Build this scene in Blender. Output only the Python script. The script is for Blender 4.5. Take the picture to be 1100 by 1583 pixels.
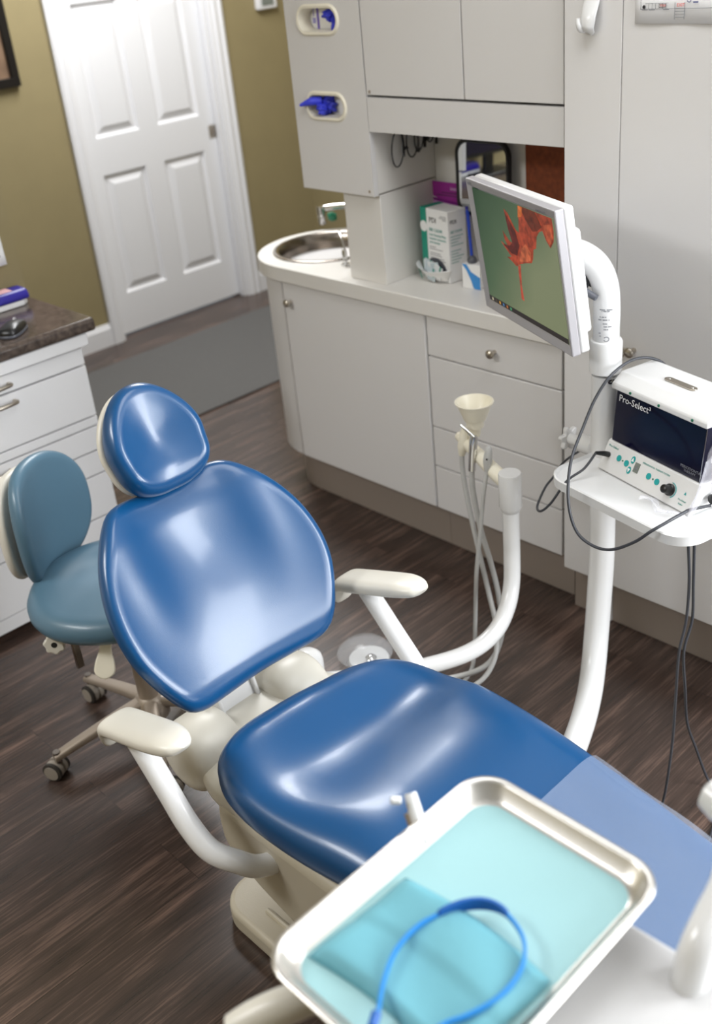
import bpy, bmesh, math, random
from mathutils import Vector, Matrix, Quaternion
random.seed(7)
PI = math.pi
R = math.radians
for o in list(bpy.data.objects): bpy.data.objects.remove(o)
S = bpy.context.scene
C = S.collection

# ---------------------------------------------------------------- camera
cd = bpy.data.cameras.new('camera'); cam = bpy.data.objects.new('camera', cd); C.objects.link(cam)
M = Matrix(((0.7146162, -0.69322786, -0.09358855), (-0.38728425, -0.28067283, -0.87819911), (0.58252432, 0.66382068, -0.46904959)))
rx, ry, rz = Vector(M[0]).normalized(), -Vector(M[1]).normalized(), -Vector(M[2]).normalized()
cam.matrix_world = Matrix(((rx.x, ry.x, rz.x, 0), (rx.y, ry.y, rz.y, 0), (rx.z, ry.z, rz.z, 1.8), (0, 0, 0, 1)))
cd.sensor_fit = 'VERTICAL'; cd.sensor_height = 36.0; cd.lens = 1628.56 / 1583 * 36
cd.shift_x = 0.003; cd.shift_y = -0.025
cd.clip_start = 0.05
cd.dof.use_dof = True; cd.dof.focus_distance = 2.0; cd.dof.aperture_fstop = 3.0
S.camera = cam

# ---------------------------------------------------------------- light
S.view_settings.view_transform = 'Standard'; S.view_settings.look = 'None'
S.view_settings.gamma = 1; S.view_settings.use_curve_mapping = False
S.view_settings.exposure = 0.18
w = bpy.data.worlds.new('world'); S.world = w; w.use_nodes = True
w.node_tree.nodes['Background'].inputs[0].default_value = (0.85, 0.93, 1, 1)
w.node_tree.nodes['Background'].inputs[1].default_value = 0.6
def area(name, loc, direction, sx, sy, power, col):
    l = bpy.data.lights.new(name, 'AREA'); l.shape = 'RECTANGLE'; l.size = sx; l.size_y = sy
    l.energy = power; l.color = col
    o = bpy.data.objects.new(name, l); C.objects.link(o); o.location = loc
    o.rotation_euler = Vector(direction).to_track_quat('-Z', 'Y').to_euler(); return o
area('window_light_front', (1.9, -2.0, 1.65), (-0.15, 1, -0.1), 1.7, 1.4, 72, (0.94, 0.97, 1))
area('window_light_side', (2.42, -0.72, 1.70), (-0.8, 1, -0.15), 0.62, 1.75, 70, (0.94, 0.97, 1))
area('ceiling_fill_panel', (1.45, 0.95, 2.66), (0, 0, -1), 0.6, 1.2, 13, (0.98, 0.99, 1))  # unseen fill over the chair, added to brighten the middle of the floor
area('ceiling_fill_panel', (-0.9, 2.3, 2.66), (0, 0, -1), 0.6, 1.2, 50, (0.98, 0.99, 1))  # unseen fill added on the left to lift the cabinet fronts
area('ceiling_fill_panel', (2.7, 3.7, 2.66), (0, 0, -1), 0.6, 1.2, 62, (0.98, 0.99, 1))  # unseen fill, put in to brighten the door end

# ---------------------------------------------------------------- materials
def lin(c):
    return tuple((x / 12.92 if x <= 0.04045 else ((x + 0.055) / 1.055) ** 2.4) for x in (v / 255 for v in c)) + (1,)
def mat(name, rgb, rough=0.5, metal=0.0, coat=0.0, bump=0.0, bscale=200, var=0.0, vscale=8, spec=0.5, emit=None, alpha=1.0, trans=0.0):
    m = bpy.data.materials.new(name); m.use_nodes = True
    nt = m.node_tree; b = nt.nodes['Principled BSDF']
    b.inputs['Base Color'].default_value = lin(rgb); b.inputs['Roughness'].default_value = rough
    b.inputs['Metallic'].default_value = metal; b.inputs['Coat Weight'].default_value = coat
    b.inputs['Coat Roughness'].default_value = 0.12
    b.inputs['Specular IOR Level'].default_value = spec
    b.inputs['Alpha'].default_value = alpha; b.inputs['Transmission Weight'].default_value = trans
    tc = nt.nodes.new('ShaderNodeTexCoord')
    if var:
        n = nt.nodes.new('ShaderNodeTexNoise'); n.inputs['Scale'].default_value = vscale; n.inputs['Detail'].default_value = 6
        r = nt.nodes.new('ShaderNodeValToRGB'); l = lin(rgb)
        r.color_ramp.elements[0].position = 0.3; r.color_ramp.elements[1].position = 0.7
        r.color_ramp.elements[0].color = tuple(x * (1 - var) for x in l[:3]) + (1,)
        r.color_ramp.elements[1].color = tuple(min(1, x * (1 + var)) for x in l[:3]) + (1,)
        nt.links.new(tc.outputs['Object'], n.inputs['Vector']); nt.links.new(n.outputs['Fac'], r.inputs['Fac'])
        nt.links.new(r.outputs['Color'], b.inputs['Base Color'])
    if bump:
        n2 = nt.nodes.new('ShaderNodeTexNoise'); n2.inputs['Scale'].default_value = bscale; n2.inputs['Detail'].default_value = 3
        bp = nt.nodes.new('ShaderNodeBump'); bp.inputs['Strength'].default_value = bump; bp.inputs['Distance'].default_value = 0.002
        nt.links.new(tc.outputs['Object'], n2.inputs['Vector']); nt.links.new(n2.outputs['Fac'], bp.inputs['Height'])
        nt.links.new(bp.outputs['Normal'], b.inputs['Normal'])
    if emit:
        b.inputs['Emission Color'].default_value = lin(rgb); b.inputs['Emission Strength'].default_value = emit
    return m
def floor_mat():
    m = mat('dark_wood_plank', (70, 54, 47), 0.27, spec=0.7); nt = m.node_tree; N = nt.nodes; L = nt.links; b = N['Principled BSDF']
    tc = N.new('ShaderNodeTexCoord'); mp = N.new('ShaderNodeMapping'); L.new(tc.outputs['Object'], mp.inputs[0])
    mp.inputs['Scale'].default_value = (1.1, 11, 1)
    br = N.new('ShaderNodeTexBrick'); br.inputs['Scale'].default_value = 1.0
    br.inputs['Brick Width'].default_value = 1.22; br.inputs['Row Height'].default_value = 0.152
    br.inputs['Mortar Size'].default_value = 0.0012; br.inputs['Mortar Smooth'].default_value = 0.3
    br.inputs['Color1'].default_value = (0.30, 0.30, 0.30, 1); br.inputs['Color2'].default_value = (0.62, 0.62, 0.62, 1); br.inputs['Mortar'].default_value = (0, 0, 0, 1)
    br.offset = 0.37
    L.new(tc.outputs['Object'], br.inputs['Vector'])
    n1 = N.new('ShaderNodeTexNoise'); n1.inputs['Scale'].default_value = 2.2; n1.inputs['Detail'].default_value = 8; n1.inputs['Roughness'].default_value = 0.68
    n1.inputs['Distortion'].default_value = 0.35
    ad = N.new('ShaderNodeVectorMath'); ad.operation = 'ADD'; L.new(mp.outputs[0], ad.inputs[0]); 
    sc = N.new('ShaderNodeVectorMath'); sc.operation = 'SCALE'; sc.inputs['Scale'].default_value = 9.0
    L.new(br.outputs['Color'], sc.inputs[0]); L.new(sc.outputs[0], ad.inputs[1]); L.new(ad.outputs[0], n1.inputs['Vector'])
    mp2 = N.new('ShaderNodeMapping'); mp2.inputs['Scale'].default_value = (4, 130, 1); L.new(tc.outputs['Object'], mp2.inputs[0])
    n2 = N.new('ShaderNodeTexNoise'); n2.inputs['Scale'].default_value = 1.6; n2.inputs['Detail'].default_value = 4; L.new(mp2.outputs[0], n2.inputs['Vector'])
    r = N.new('ShaderNodeValToRGB'); r.color_ramp.elements[0].position = 0.30; r.color_ramp.elements[1].position = 0.74
    r.color_ramp.elements[0].color = lin((34, 26, 24)); r.color_ramp.elements[1].color = lin((140, 111, 98))
    e = r.color_ramp.elements.new(0.52); e.color = lin((70, 55, 48))
    mx = N.new('ShaderNodeMath'); mx.operation = 'MULTIPLY_ADD'; mx.inputs[1].default_value = 0.35; L.new(n2.outputs['Fac'], mx.inputs[0])
    m2 = N.new('ShaderNodeMath'); m2.operation = 'MULTIPLY'; m2.inputs[1].default_value = 0.66; L.new(n1.outputs['Fac'], m2.inputs[0]); L.new(m2.outputs[0], mx.inputs[2])
    L.new(mx.outputs[0], r.inputs['Fac'])
    mu = N.new('ShaderNodeMixRGB'); mu.blend_type = 'MULTIPLY'; mu.inputs[0].default_value = 0.5
    L.new(r.outputs[0], mu.inputs[1]); L.new(br.outputs['Color'], mu.inputs[2])
    g = N.new('ShaderNodeGamma'); g.inputs[1].default_value = 0.93; L.new(mu.outputs[0], g.inputs[0])
    L.new(g.outputs[0], b.inputs['Base Color'])
    bp = N.new('ShaderNodeBump'); bp.inputs['Strength'].default_value = 0.12; bp.inputs['Distance'].default_value = 0.002
    L.new(n2.outputs['Fac'], bp.inputs['Height']); L.new(bp.outputs[0], b.inputs['Normal'])
    return m
M_floor = floor_mat()
M_wall = mat('olive_wall_paint', (144, 131, 95), 0.75, bump=0.1, bscale=120, var=0.03)
M_ceil = mat('ceiling_paint', (222, 222, 220), 0.9)
M_trim = mat('white_trim_paint', (226, 226, 228), 0.4, bump=0.03)
M_lam = mat('warm_grey_laminate', (218, 216, 215), 0.38, bump=0.05, bscale=400)
M_lamtoe = mat('taupe_toe_kick', (150, 138, 128), 0.45)
M_top = mat('pale_laminate_worktop', (222, 219, 214), 0.35, bump=0.03)
M_dark = mat('dark_gap', (26, 24, 22), 0.8)
M_whitecab = mat('white_cabinet', (220, 220, 222), 0.35)
M_blue = mat('blue_vinyl', (10, 70, 118), 0.29, coat=0.2, bump=0.06, bscale=500)
M_stool = mat('steel_blue_vinyl', (80, 112, 132), 0.40, coat=0.15, bump=0.08, bscale=500)
M_beige = mat('ivory_plastic', (216, 212, 201), 0.35)
M_base = mat('putty_enamel', (184, 176, 158), 0.4, bump=0.1, bscale=300)
M_white = mat('white_enamel', (226, 226, 226), 0.25, coat=0.3)
M_cream = mat('cream_plastic', (238, 232, 214), 0.35)
M_castal = mat('cast_aluminium', (165, 152, 138), 0.42, metal=0.35)
M_caster = mat('caster_grey', (150, 142, 132), 0.5)
M_rubber = mat('caster_tyre', (52, 48, 44), 0.6)
M_chrome = mat('polished_chrome', (215, 215, 215), 0.12, metal=1)
M_nickel = mat('brushed_nickel', (190, 182, 170), 0.28, metal=1)
M_steel = mat('brushed_steel', (150, 142, 134), 0.24, metal=1, var=0.25, vscale=30)
M_black = mat('black_plastic', (22, 22, 24), 0.35)
M_cable = mat('charcoal_cable', (52, 54, 60), 0.45)
M_hose = mat('grey_hose', (188, 188, 186), 0.4)
M_darkgrey = mat('slate_grey_plastic', (84, 86, 94), 0.4)
M_silver = mat('silver_bezel', (176, 174, 178), 0.35, metal=0.2)
M_paper = mat('white_paper', (240, 240, 242), 0.7)
M_card = mat('white_card', (238, 238, 238), 0.55)
M_teal = mat('teal_print', (20, 140, 118), 0.5)
M_tealink = mat('teal_ink', (60, 150, 140), 0.6)
M_greyink = mat('grey_ink', (120, 122, 130), 0.6)
M_ink = mat('black_ink', (40, 40, 46), 0.6)
M_redink = mat('red_ink', (225, 90, 80), 0.6)
M_purple = mat('purple_print', (150, 38, 140), 0.5)
M_lilac = mat('lilac_print', (196, 140, 198), 0.5)
M_glove = mat('blue_nitrile', (60, 70, 215), 0.45)
M_cork = mat('brown_cork', (118, 56, 24), 0.8, var=0.25, vscale=60)
M_mirror = mat('mirror_glass', (235, 238, 240), 0.02, metal=1)
M_uv = mat('dark_blue_shield', (10, 9, 38), 0.10)
M_mat_c = mat('charcoal_carpet', (92, 91, 90), 0.95, bump=0.8, bscale=350, var=0.18, vscale=220)
M_tealpaper = mat('aqua_paper', (152, 194, 198), 0.6)
M_tealcloth = mat('aqua_bib', (104, 168, 182), 0.7, bump=0.25, bscale=90)
M_band = mat('blue_elastic', (16, 128, 205), 0.5)
M_trayplastic = mat('satin_aluminium_tray', (208, 205, 200), 0.30, metal=0.85)
M_unit = mat('delivery_unit_white', (196, 195, 195), 0.35)
M_granite = mat('brown_granite', (76, 66, 60), 0.18, var=0.5, vscale=70)
M_navy = mat('navy_plastic', (32, 22, 140), 0.4)
M_pink = mat('pink_note', (240, 190, 195), 0.6)
M_green = mat('green_plastic', (20, 110, 80), 0.4)
M_lens = mat('clear_lens', (225, 228, 232), 0.05, alpha=0.18)
M_film = mat('clear_film', (196, 210, 235), 0.08, alpha=0.20, coat=1.0, bump=0.9, bscale=9)
M_bag = mat('clear_bag', (240, 240, 250), 0.08, alpha=0.35, coat=1.0, bump=0.8, bscale=60)
M_pen = mat('blue_pen', (30, 70, 190), 0.3)
M_frame = mat('black_frame', (26, 23, 22), 0.3)
M_print = mat('sepia_print', (120, 96, 76), 0.5, var=0.3, vscale=12)
M_lcdgrey = mat('grey_display', (120, 126, 120), 0.3)

# ---------------------------------------------------------------- mesh helpers
class MB:
    def __init__(s): s.v = []; s.f = []
    def add(s, vs, fs):
        n = len(s.v); s.v += [tuple(v) for v in vs]; s.f += [tuple(i + n for i in f) for f in fs]; return s
    def box(s, x0, x1, y0, y1, z0, z1):
        vs = [(x, y, z) for z in (z0, z1) for y in (y0, y1) for x in (x0, x1)]
        return s.add(vs, [(0, 2, 3, 1), (4, 5, 7, 6), (0, 1, 5, 4), (2, 6, 7, 3), (0, 4, 6, 2), (1, 3, 7, 5)])
    def obox(s, o, a, b, c, la, lb, lc):      # oriented box: centre o, axes a b c, full lengths
        o, a, b, c = map(Vector, (o, a, b, c))
        vs = [o + a * (i * la / 2) + b * (j * lb / 2) + c * (k * lc / 2) for k in (-1, 1) for j in (-1, 1) for i in (-1, 1)]
        return s.add(vs, [(0, 2, 3, 1), (4, 5, 7, 6), (0, 1, 5, 4), (2, 6, 7, 3), (0, 4, 6, 2), (1, 3, 7, 5)])
    def prism(s, pts, dvec):                     # polygon points (3D) extruded along dvec
        d = Vector(dvec); n = len(pts); vs = [Vector(p) for p in pts] + [Vector(p) + d for p in pts]
        return s.add(vs, [tuple(range(n))[::-1], tuple(range(n, 2 * n))] + [(i, (i + 1) % n, n + (i + 1) % n, n + i) for i in range(n)])
    def tube(s, pts, r, seg=14, cap=True, smooth=6, closed=False):
        P = spline(pts, smooth, closed) if smooth else [Vector(p) for p in pts]
        n = len(P); rr = r if isinstance(r, (list, tuple)) else [r] * len(pts)
        m = len(rr)
        def rad(i):
            t = i / (n - 1) * (m - 1); k = min(int(t), m - 2); return rr[k] + (rr[k + 1] - rr[k]) * (t - k)
        up = None; vs = []
        for i, p in enumerate(P):
            if closed: t = (P[(i + 1) % n] - P[i - 1]).normalized()
            else: t = (P[min(i + 1, n - 1)] - P[max(i - 1, 0)]).normalized()
            if up is None:
                up = Vector((0, 0, 1)) if abs(t.z) < 0.9 else Vector((1, 0, 0))
            up = (up - t * up.dot(t)).normalized(); sd = t.cross(up)
            q = rad(i)
            for k in range(seg):
                a = 2 * PI * k / seg; vs.append(p + (up * math.cos(a) + sd * math.sin(a)) * q)
        fs = []
        for i in range(n if closed else n - 1):
            j = (i + 1) % n
            for k in range(seg):
                k2 = (k + 1) % seg; fs.append((i * seg + k, i * seg + k2, j * seg + k2, j * seg + k))
        if cap and not closed: fs += [tuple(range(seg))[::-1], tuple(range((n - 1) * seg, n * seg))]
        return s.add(vs, fs)
    def lathe(s, prof, o, ax=(0, 0, 1), seg=32):   # prof: (radius, height) list
        o = Vector(o); ax = Vector(ax).normalized(); u = ax.orthogonal().normalized(); v = ax.cross(u)
        vs = []; n = len(prof)
        for r_, h in prof:
            for k in range(seg):
                a = 2 * PI * k / seg; vs.append(o + ax * h + (u * math.cos(a) + v * math.sin(a)) * max(r_, 1e-4))
        fs = [(i * seg + k, i * seg + (k + 1) % seg, (i + 1) * seg + (k + 1) % seg, (i + 1) * seg + k) for i in range(n - 1) for k in range(seg)]
        fs += [tuple(range(seg))[::-1], tuple(range((n - 1) * seg, n * seg))]
        return s.add(vs, fs)
    def grid(s, fn, nu, nv, closeu=False):
        vs = [fn(i / (nu if closeu else nu - 1), j / (nv - 1)) for j in range(nv) for i in range(nu)]
        fs = [(j * nu + i, j * nu + (i + 1) % nu, (j + 1) * nu + (i + 1) % nu, (j + 1) * nu + i) for j in range(nv - 1) for i in range(nu if closeu else nu - 1)]
        return s.add(vs, fs)
    def build(s, name, m, parent=None, smooth=True, bevel=0, bseg=2, angle=40, solid=0, sub=0):
        me = bpy.data.meshes.new(name); me.from_pydata([tuple(v) for v in s.v], [], s.f)
        bm = bmesh.new(); bm.from_mesh(me); bmesh.ops.recalc_face_normals(bm, faces=bm.faces); bm.to_mesh(me); bm.free()
        me.materials.append(m)
        o = bpy.data.objects.new(name, me); C.objects.link(o)
        attach(o, parent)
        if smooth:
            for p in me.polygons: p.use_smooth = True
            try: me.set_sharp_from_angle(angle=R(angle))
            except Exception: pass
        if solid:
            q = o.modifiers.new('solid', 'SOLIDIFY'); q.thickness = solid; q.offset = 0
        if bevel:
            q = o.modifiers.new('bevel', 'BEVEL'); q.width = bevel; q.segments = bseg; q.limit_method = 'ANGLE'; q.angle_limit = R(35); q.harden_normals = False
        if sub:
            q = o.modifiers.new('sub', 'SUBSURF'); q.levels = sub; q.render_levels = sub
        return o
def attach(o, parent):
    if parent is not None:
        o.parent = parent
        if parent.type == 'EMPTY': o.matrix_parent_inverse = Matrix.Translation(-parent.location)
def spline(pts, k, closed=False):
    P = [Vector(p) for p in pts]; n = len(P); out = []
    if n < 3 and not closed: return P
    rng = n if closed else n - 1
    for i in range(rng):
        if closed: a, b, c, d = P[i - 1], P[i], P[(i + 1) % n], P[(i + 2) % n]
        else: a, b, c, d = P[max(i - 1, 0)], P[i], P[i + 1], P[min(i + 2, n - 1)]
        for j in range(k):
            t = j / k
            out.append(0.5 * ((2 * b) + (c - a) * t + (2 * a - 5 * b + 4 * c - d) * t * t + (3 * b - a - 3 * c + d) * t ** 3))
    if not closed: out.append(P[-1])
    return out
def thing(name, label, cat, loc, group=None):
    o = bpy.data.objects.new(name, None); C.objects.link(o); o.location = loc; o.empty_display_size = 0.05
    o['label'] = label; o['category'] = cat
    if group: o['group'] = group
    return o
def tag(o, label, cat, group=None, kind=None):
    o['label'] = label; o['category'] = cat
    if group: o['group'] = group
    if kind: o['kind'] = kind
    return o
def struct(name, mb, m, bevel=0, smooth=True, parent=None):
    o = mb.build(name, m, parent, smooth=smooth, bevel=bevel)
    if parent is None: o['kind'] = 'structure'
    return o
def text(name, s, size, o, xd, yd, m, parent, ext=0.0002, align='LEFT'):
    cu = bpy.data.curves.new(name, 'FONT'); cu.body = s; cu.size = size; cu.extrude = ext; cu.align_x = align; cu.resolution_u = 2
    t = bpy.data.objects.new(name, cu); C.objects.link(t)
    bpy.context.view_layer.update()
    dg = bpy.context.evaluated_depsgraph_get()
    me = bpy.data.meshes.new_from_object(t.evaluated_get(dg)); bpy.data.objects.remove(t)
    xd = Vector(xd).normalized(); yd = Vector(yd); yd = (yd - xd * yd.dot(xd)).normalized(); zd = xd.cross(yd); o = Vector(o)
    me.transform(Matrix(((xd.x, yd.x, zd.x, o.x), (xd.y, yd.y, zd.y, o.y), (xd.z, yd.z, zd.z, o.z), (0, 0, 0, 1))))
    me.materials.clear(); me.materials.append(m)
    ob = bpy.data.objects.new(name, me); C.objects.link(ob); attach(ob, parent); return ob
def stadium(w, h, n=12, r=None):
    r = min(w, h) / 2 if r is None else r; out = []
    for cx, cy, a0 in ((w / 2 - r, h / 2 - r, 0), (-w / 2 + r, h / 2 - r, 90), (-w / 2 + r, -h / 2 + r, 180), (w / 2 - r, -h / 2 + r, 270)):
        for k in range(n + 1):
            a = R(a0 + 90 * k / n); out.append((cx + r * math.cos(a), cy + r * math.sin(a)))
    return out
def resample(pts, n):
    P = [Vector((p[0], p[1], 0)) for p in pts]; P = spline(P, 12, True); L = [0]
    for i in range(len(P)): L.append(L[-1] + (P[(i + 1) % len(P)] - P[i]).length)
    out = []; k = 0
    for i in range(n):
        t = L[-1] * i / n
        while L[k + 1] < t: k += 1
        f = (t - L[k]) / max(1e-9, L[k + 1] - L[k]); q = P[k].lerp(P[(k + 1) % len(P)], f); out.append((q.x, q.y))
    return out
def cushion(outline, o, eu, ev, en, thick, er, top=None, back=0.0, n=72, rings=12, backfn=None):
    """padded solid: outline in (u, v), domed edge of radius er, top(u, v) relief added along en"""
    o, eu, ev, en = map(Vector, (o, eu, ev, en)); pts = resample(outline, n)
    cx = sum(p[0] for p in pts) / n; cy = sum(p[1] for p in pts) / n
    mb = MB(); vs = []; fs = []
    seq = []
    K = 7
    for k in range(K + 1):                # edge arc, back to front
        a = -PI / 2 + PI * k / K; seq.append(('e', er * (1 - math.cos(a)), 0.5 + 0.5 * math.sin(a)))
    for k in range(1, rings): seq.append(('i', k / rings, 1))
    for typ, a, hh in seq:
        for (u, v) in pts:
            dx, dy = u - cx, v - cy; l = math.hypot(dx, dy)
            if typ == 'e': f = 1 - a / l
            else: f = (1 - er / l) * (1 - a)
            uu, vv = cx + dx * f, cy + dy * f
            t = top(uu, vv) if top else 0
            bk = backfn(uu, vv) if backfn else 0
            h = -back + bk * (1 - hh) + thick * hh + t * hh
            vs.append(o + eu * uu + ev * vv + en * h)
    t = top(cx, cy) if top else 0
    vs.append(o + eu * cx + ev * cy + en * (-back + thick + t))
    bk = backfn(cx, cy) if backfn else 0
    vs.append(o + eu * cx + ev * cy + en * (-back + bk))
    m = len(seq)
    for i in range(m - 1):
        for k in range(n):
            k2 = (k + 1) % n; fs.append((i * n + k, i * n + k2, (i + 1) * n + k2, (i + 1) * n + k))
    for k in range(n):
        k2 = (k + 1) % n; fs.append(((m - 1) * n + k, (m - 1) * n + k2, m * n)); fs.append((k2, k, m * n + 1))
    return mb.add(vs, fs)
def sm(a, b, x):
    t = max(0, min(1, (x - a) / (b - a))); return t * t * (3 - 2 * t)
X_, Y_, Z_ = Vector((1, 0, 0)), Vector((0, 1, 0)), Vector((0, 0, 1))

# ================================================================ SETTING
struct('floor', MB().box(-2, 4.2, -2.2, 5.2, -0.05, 0), M_floor)
struct('ceiling', MB().box(-2, 4.2, -2.2, 5.2, 2.7, 2.75), M_ceil)
YW = 4.70
struct('wall_back', MB().box(-2, 2.655, YW, YW + 0.14, 0, 2.7).box(3.49, 4.05, YW, YW + 0.14, 0, 2.7).box(2.655, 3.49, YW, YW + 0.14, 2.06, 2.7), M_wall)
struct('wall_right', MB().box(4.05, 4.2, -2.2, 5.2, 0, 2.7), M_wall)
struct('wall_left', MB().box(-2.1, -2.0, -2.2, 5.2, 0, 2.7), M_wall)
struct('wall_front', MB().box(-2, 4.2, -2.3, -2.2, 0, 0.8).box(-2, 4.2, -2.3, -2.2, 2.4, 2.7).box(-2, 0.9, -2.3, -2.2, 0.8, 2.4).box(2.62, 4.2, -2.3, -2.2, 0.8, 2.4), M_wall)
struct('wall_partition', MB().box(-2, 1.417, 3.045, 3.17, 0, 2.7), M_wall)
struct('wall_divider', MB().box(2.62, 2.72, -2.2, 0.2, 0, 0.8).box(2.62, 2.72, -2.2, 0.2, 2.45, 2.7).box(2.62, 2.72, -2.2, -1.5, 0.8, 2.45).box(2.62, 2.72, 0.0, 0.2, 0.8, 2.45), M_wall)
def profile_board(name, x0, x1, y, h, t, parent=None):
    p = [(0, 0), (-t, 0), (-t, h * 0.78), (-t * 0.75, h * 0.84), (-t * 0.55, h * 0.9), (-t * 0.3, h), (0, h)]
    return struct(name, MB().prism([(x0, y + a, b) for a, b in p], (x1 - x0, 0, 0)), M_trim, smooth=False, parent=parent)
profile_board('baseboard_back', 1.0, 2.585, YW, 0.115, 0.016)
profile_board('baseboard_right', 3.565, 4.05, YW, 0.115, 0.016)
def casing(name, x0, x1, flip):
    w = x1 - x0; pr = [(0, 0), (0, -0.020), (0.18, -0.026), (0.30, -0.018), (0.62, -0.022), (0.74, -0.014), (0.92, -0.012), (1, -0.009), (1, 0)]
    if flip: pr = [(1 - a, b) for a, b in pr]
    return struct(name, MB().prism([(x0 + a * w, YW + b, 0) for a, b in pr], (0, 0, 2.1)), M_trim, smooth=False)
casing('trim_1', 2.582, 2.658, False); casing('trim_2', 3.487, 3.573, True)
struct('trim_3', MB().box(2.582, 3.573, YW - 0.02, YW, 2.06, 2.13), M_trim, bevel=0.003)
struct('trim_4', MB().box(3.464, 3.49, YW, YW + 0.04, 0, 2.06).box(2.645, 2.657, YW, YW + 0.14, 0, 2.06).box(3.484, 3.50, YW, YW + 0.14, 0, 2.06), M_trim, bevel=0.002)
# door: six-panel slab with raised panels and a flush pull
def door():
    x0, x1, yf = 2.657, 3.486, 4.748; z0, z1 = 0.012, 2.05
    panels = [(2.752, 3.005, 0.218, 0.819), (3.118, 3.378, 0.218, 0.819), (2.752, 3.005, 0.995, 1.595), (3.118, 3.378, 0.995, 1.595), (2.752, 3.005, 1.72, 1.93), (3.118, 3.378, 1.72, 1.93)]
    mb = MB(); xs = sorted({x0, x1, 2.752, 3.005, 3.118, 3.378}); zs = sorted({z0, z1} | {p[2] for p in panels} | {p[3] for p in panels})
    for i in range(len(xs) - 1):
        for j in range(len(zs) - 1):
            c = (xs[i] + xs[i + 1]) / 2, (zs[j] + zs[j + 1]) / 2
            if any(p[0] < c[0] < p[1] and p[2] < c[1] < p[3] for p in panels): continue
            mb.add([(xs[i], yf, zs[j]), (xs[i + 1], yf, zs[j]), (xs[i + 1], yf, zs[j + 1]), (xs[i], yf, zs[j + 1])], [(0, 1, 2, 3)])
    for a, b, c, d in panels:      # ovolo groove then raised field
        rings = [(0, 0), (0.008, 0.010), (0.013, 0.015), (0.020, 0.015), (0.048, 0.003), (0.050, 0.001)]
        vs = []
        for ins, dep in rings: vs += [(a + ins, yf + dep, c + ins), (b - ins, yf + dep, c + ins), (b - ins, yf + dep, d - ins), (a + ins, yf + dep, d - ins)]
        fs = [(4 * i + k, 4 * i + (k + 1) % 4, 4 * i + 4 + (k + 1) % 4, 4 * i + 4 + k) for i in range(len(rings) - 1) for k in range(4)] + [tuple(range(4 * len(rings) - 4, 4 * len(rings)))]
        mb.add(vs, fs)
    mb.box(x0, x1, yf + 0.018, yf + 0.04, z0, z1).box(x0, x0 + 0.01, yf + 0.001, yf + 0.018, z0, z1).box(x1 - 0.01, x1, yf + 0.001, yf + 0.018, z0, z1).box(x0, x1, yf + 0.001, yf + 0.018, z0, z0 + 0.01)
    d = struct('door_1', mb, M_trim, smooth=False)
    h = MB().box(3.425, 3.47, yf - 0.002, yf + 0.001, 0.87, 0.937).build('door_pull', M_nickel, d, bevel=0.001)
    MB().box(3.437, 3.458, yf - 0.004, yf, 0.882, 0.925).build('pull_recess', M_steel, h, bevel=0.001)
    MB().box(3.443, 3.452, yf - 0.007, yf - 0.002, 0.895, 0.912).build('latch_button', M_castal, h, bevel=0.001)
door()

# carpet mat
o = MB().prism([(x, y, 0.001) for x, y in ((1.55, 3.555), (3.7, 3.555), (3.7, 4.43), (1.55, 4.43))], (0, 0, 0.007)).build('floor_mat', M_mat_c, bevel=0.002)
tag(o, 'grey carpet runner mat lying on the dark wood floor before the door', 'mat')

# picture, thermostat, paper
t = thing('picture_frame', 'black framed picture cut by the left edge on the olive wall', 'picture', (2.2, YW, 1.3))
MB().box(1.95, 2.39, YW - 0.028, YW - 0.003, 1.30, 1.34).box(1.95, 2.39, YW - 0.028, YW - 0.003, 1.82, 1.86).box(1.95, 1.99, YW - 0.028, YW - 0.003, 1.34, 1.82).box(2.35, 2.39, YW - 0.028, YW - 0.003, 1.34, 1.82).build('frame', M_frame, t, bevel=0.003)
MB().box(1.985, 2.355, YW - 0.014, YW - 0.005, 1.335, 1.825).build('print', M_print, t)
t = thing('thermostat', 'small white thermostat high on the olive wall beside the glove cabinet', 'thermostat', (3.86, YW, 1.45))
MB().box(3.80, 3.93, YW - 0.03, YW, 1.45, 1.56).build('housing', M_trim, t, bevel=0.006)
MB().box(3.825, 3.905, YW - 0.033, YW - 0.028, 1.468, 1.54).build('display', M_lcdgrey, t, bevel=0.001)
t = thing('pinned_paper', 'white sheet of printed paper pinned to the wall above the navy box', 'paper', (1.25, 3.04, 0.95))
MB().grid(lambda u, v: Vector((1.145 + 0.225 * u, 3.038 - 0.008 * (1 - v) ** 2, 0.993 + 0.29 * v)), 8, 10).build('sheet', M_paper, t, solid=0.0006)
mb = MB()
for i in range(9): mb.box(1.16, 1.355 - 0.02 * (i % 3), 3.0285 + 0.0009 * i, 3.0300 + 0.0009 * i, 1.02 + 0.026 * i, 1.0225 + 0.026 * i)
mb.build('handwriting_lines', M_greyink, t)

# ================================================================ CABINETS
XF = 2.10; XS = 2.082; ZT = 0.85; ZB = 0.165
def knob(x, y, z, parent, name='knob'):
    return MB().lathe([(0.006, 0), (0.006, 0.010), (0.005, 0.013), (0.010, 0.017), (0.0125, 0.021), (0.0125, 0.025), (0.009, 0.029), (0.001, 0.0305)], (x, y, z), (-1, 0, 0), 24).build(name, M_nickel, parent)
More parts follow.
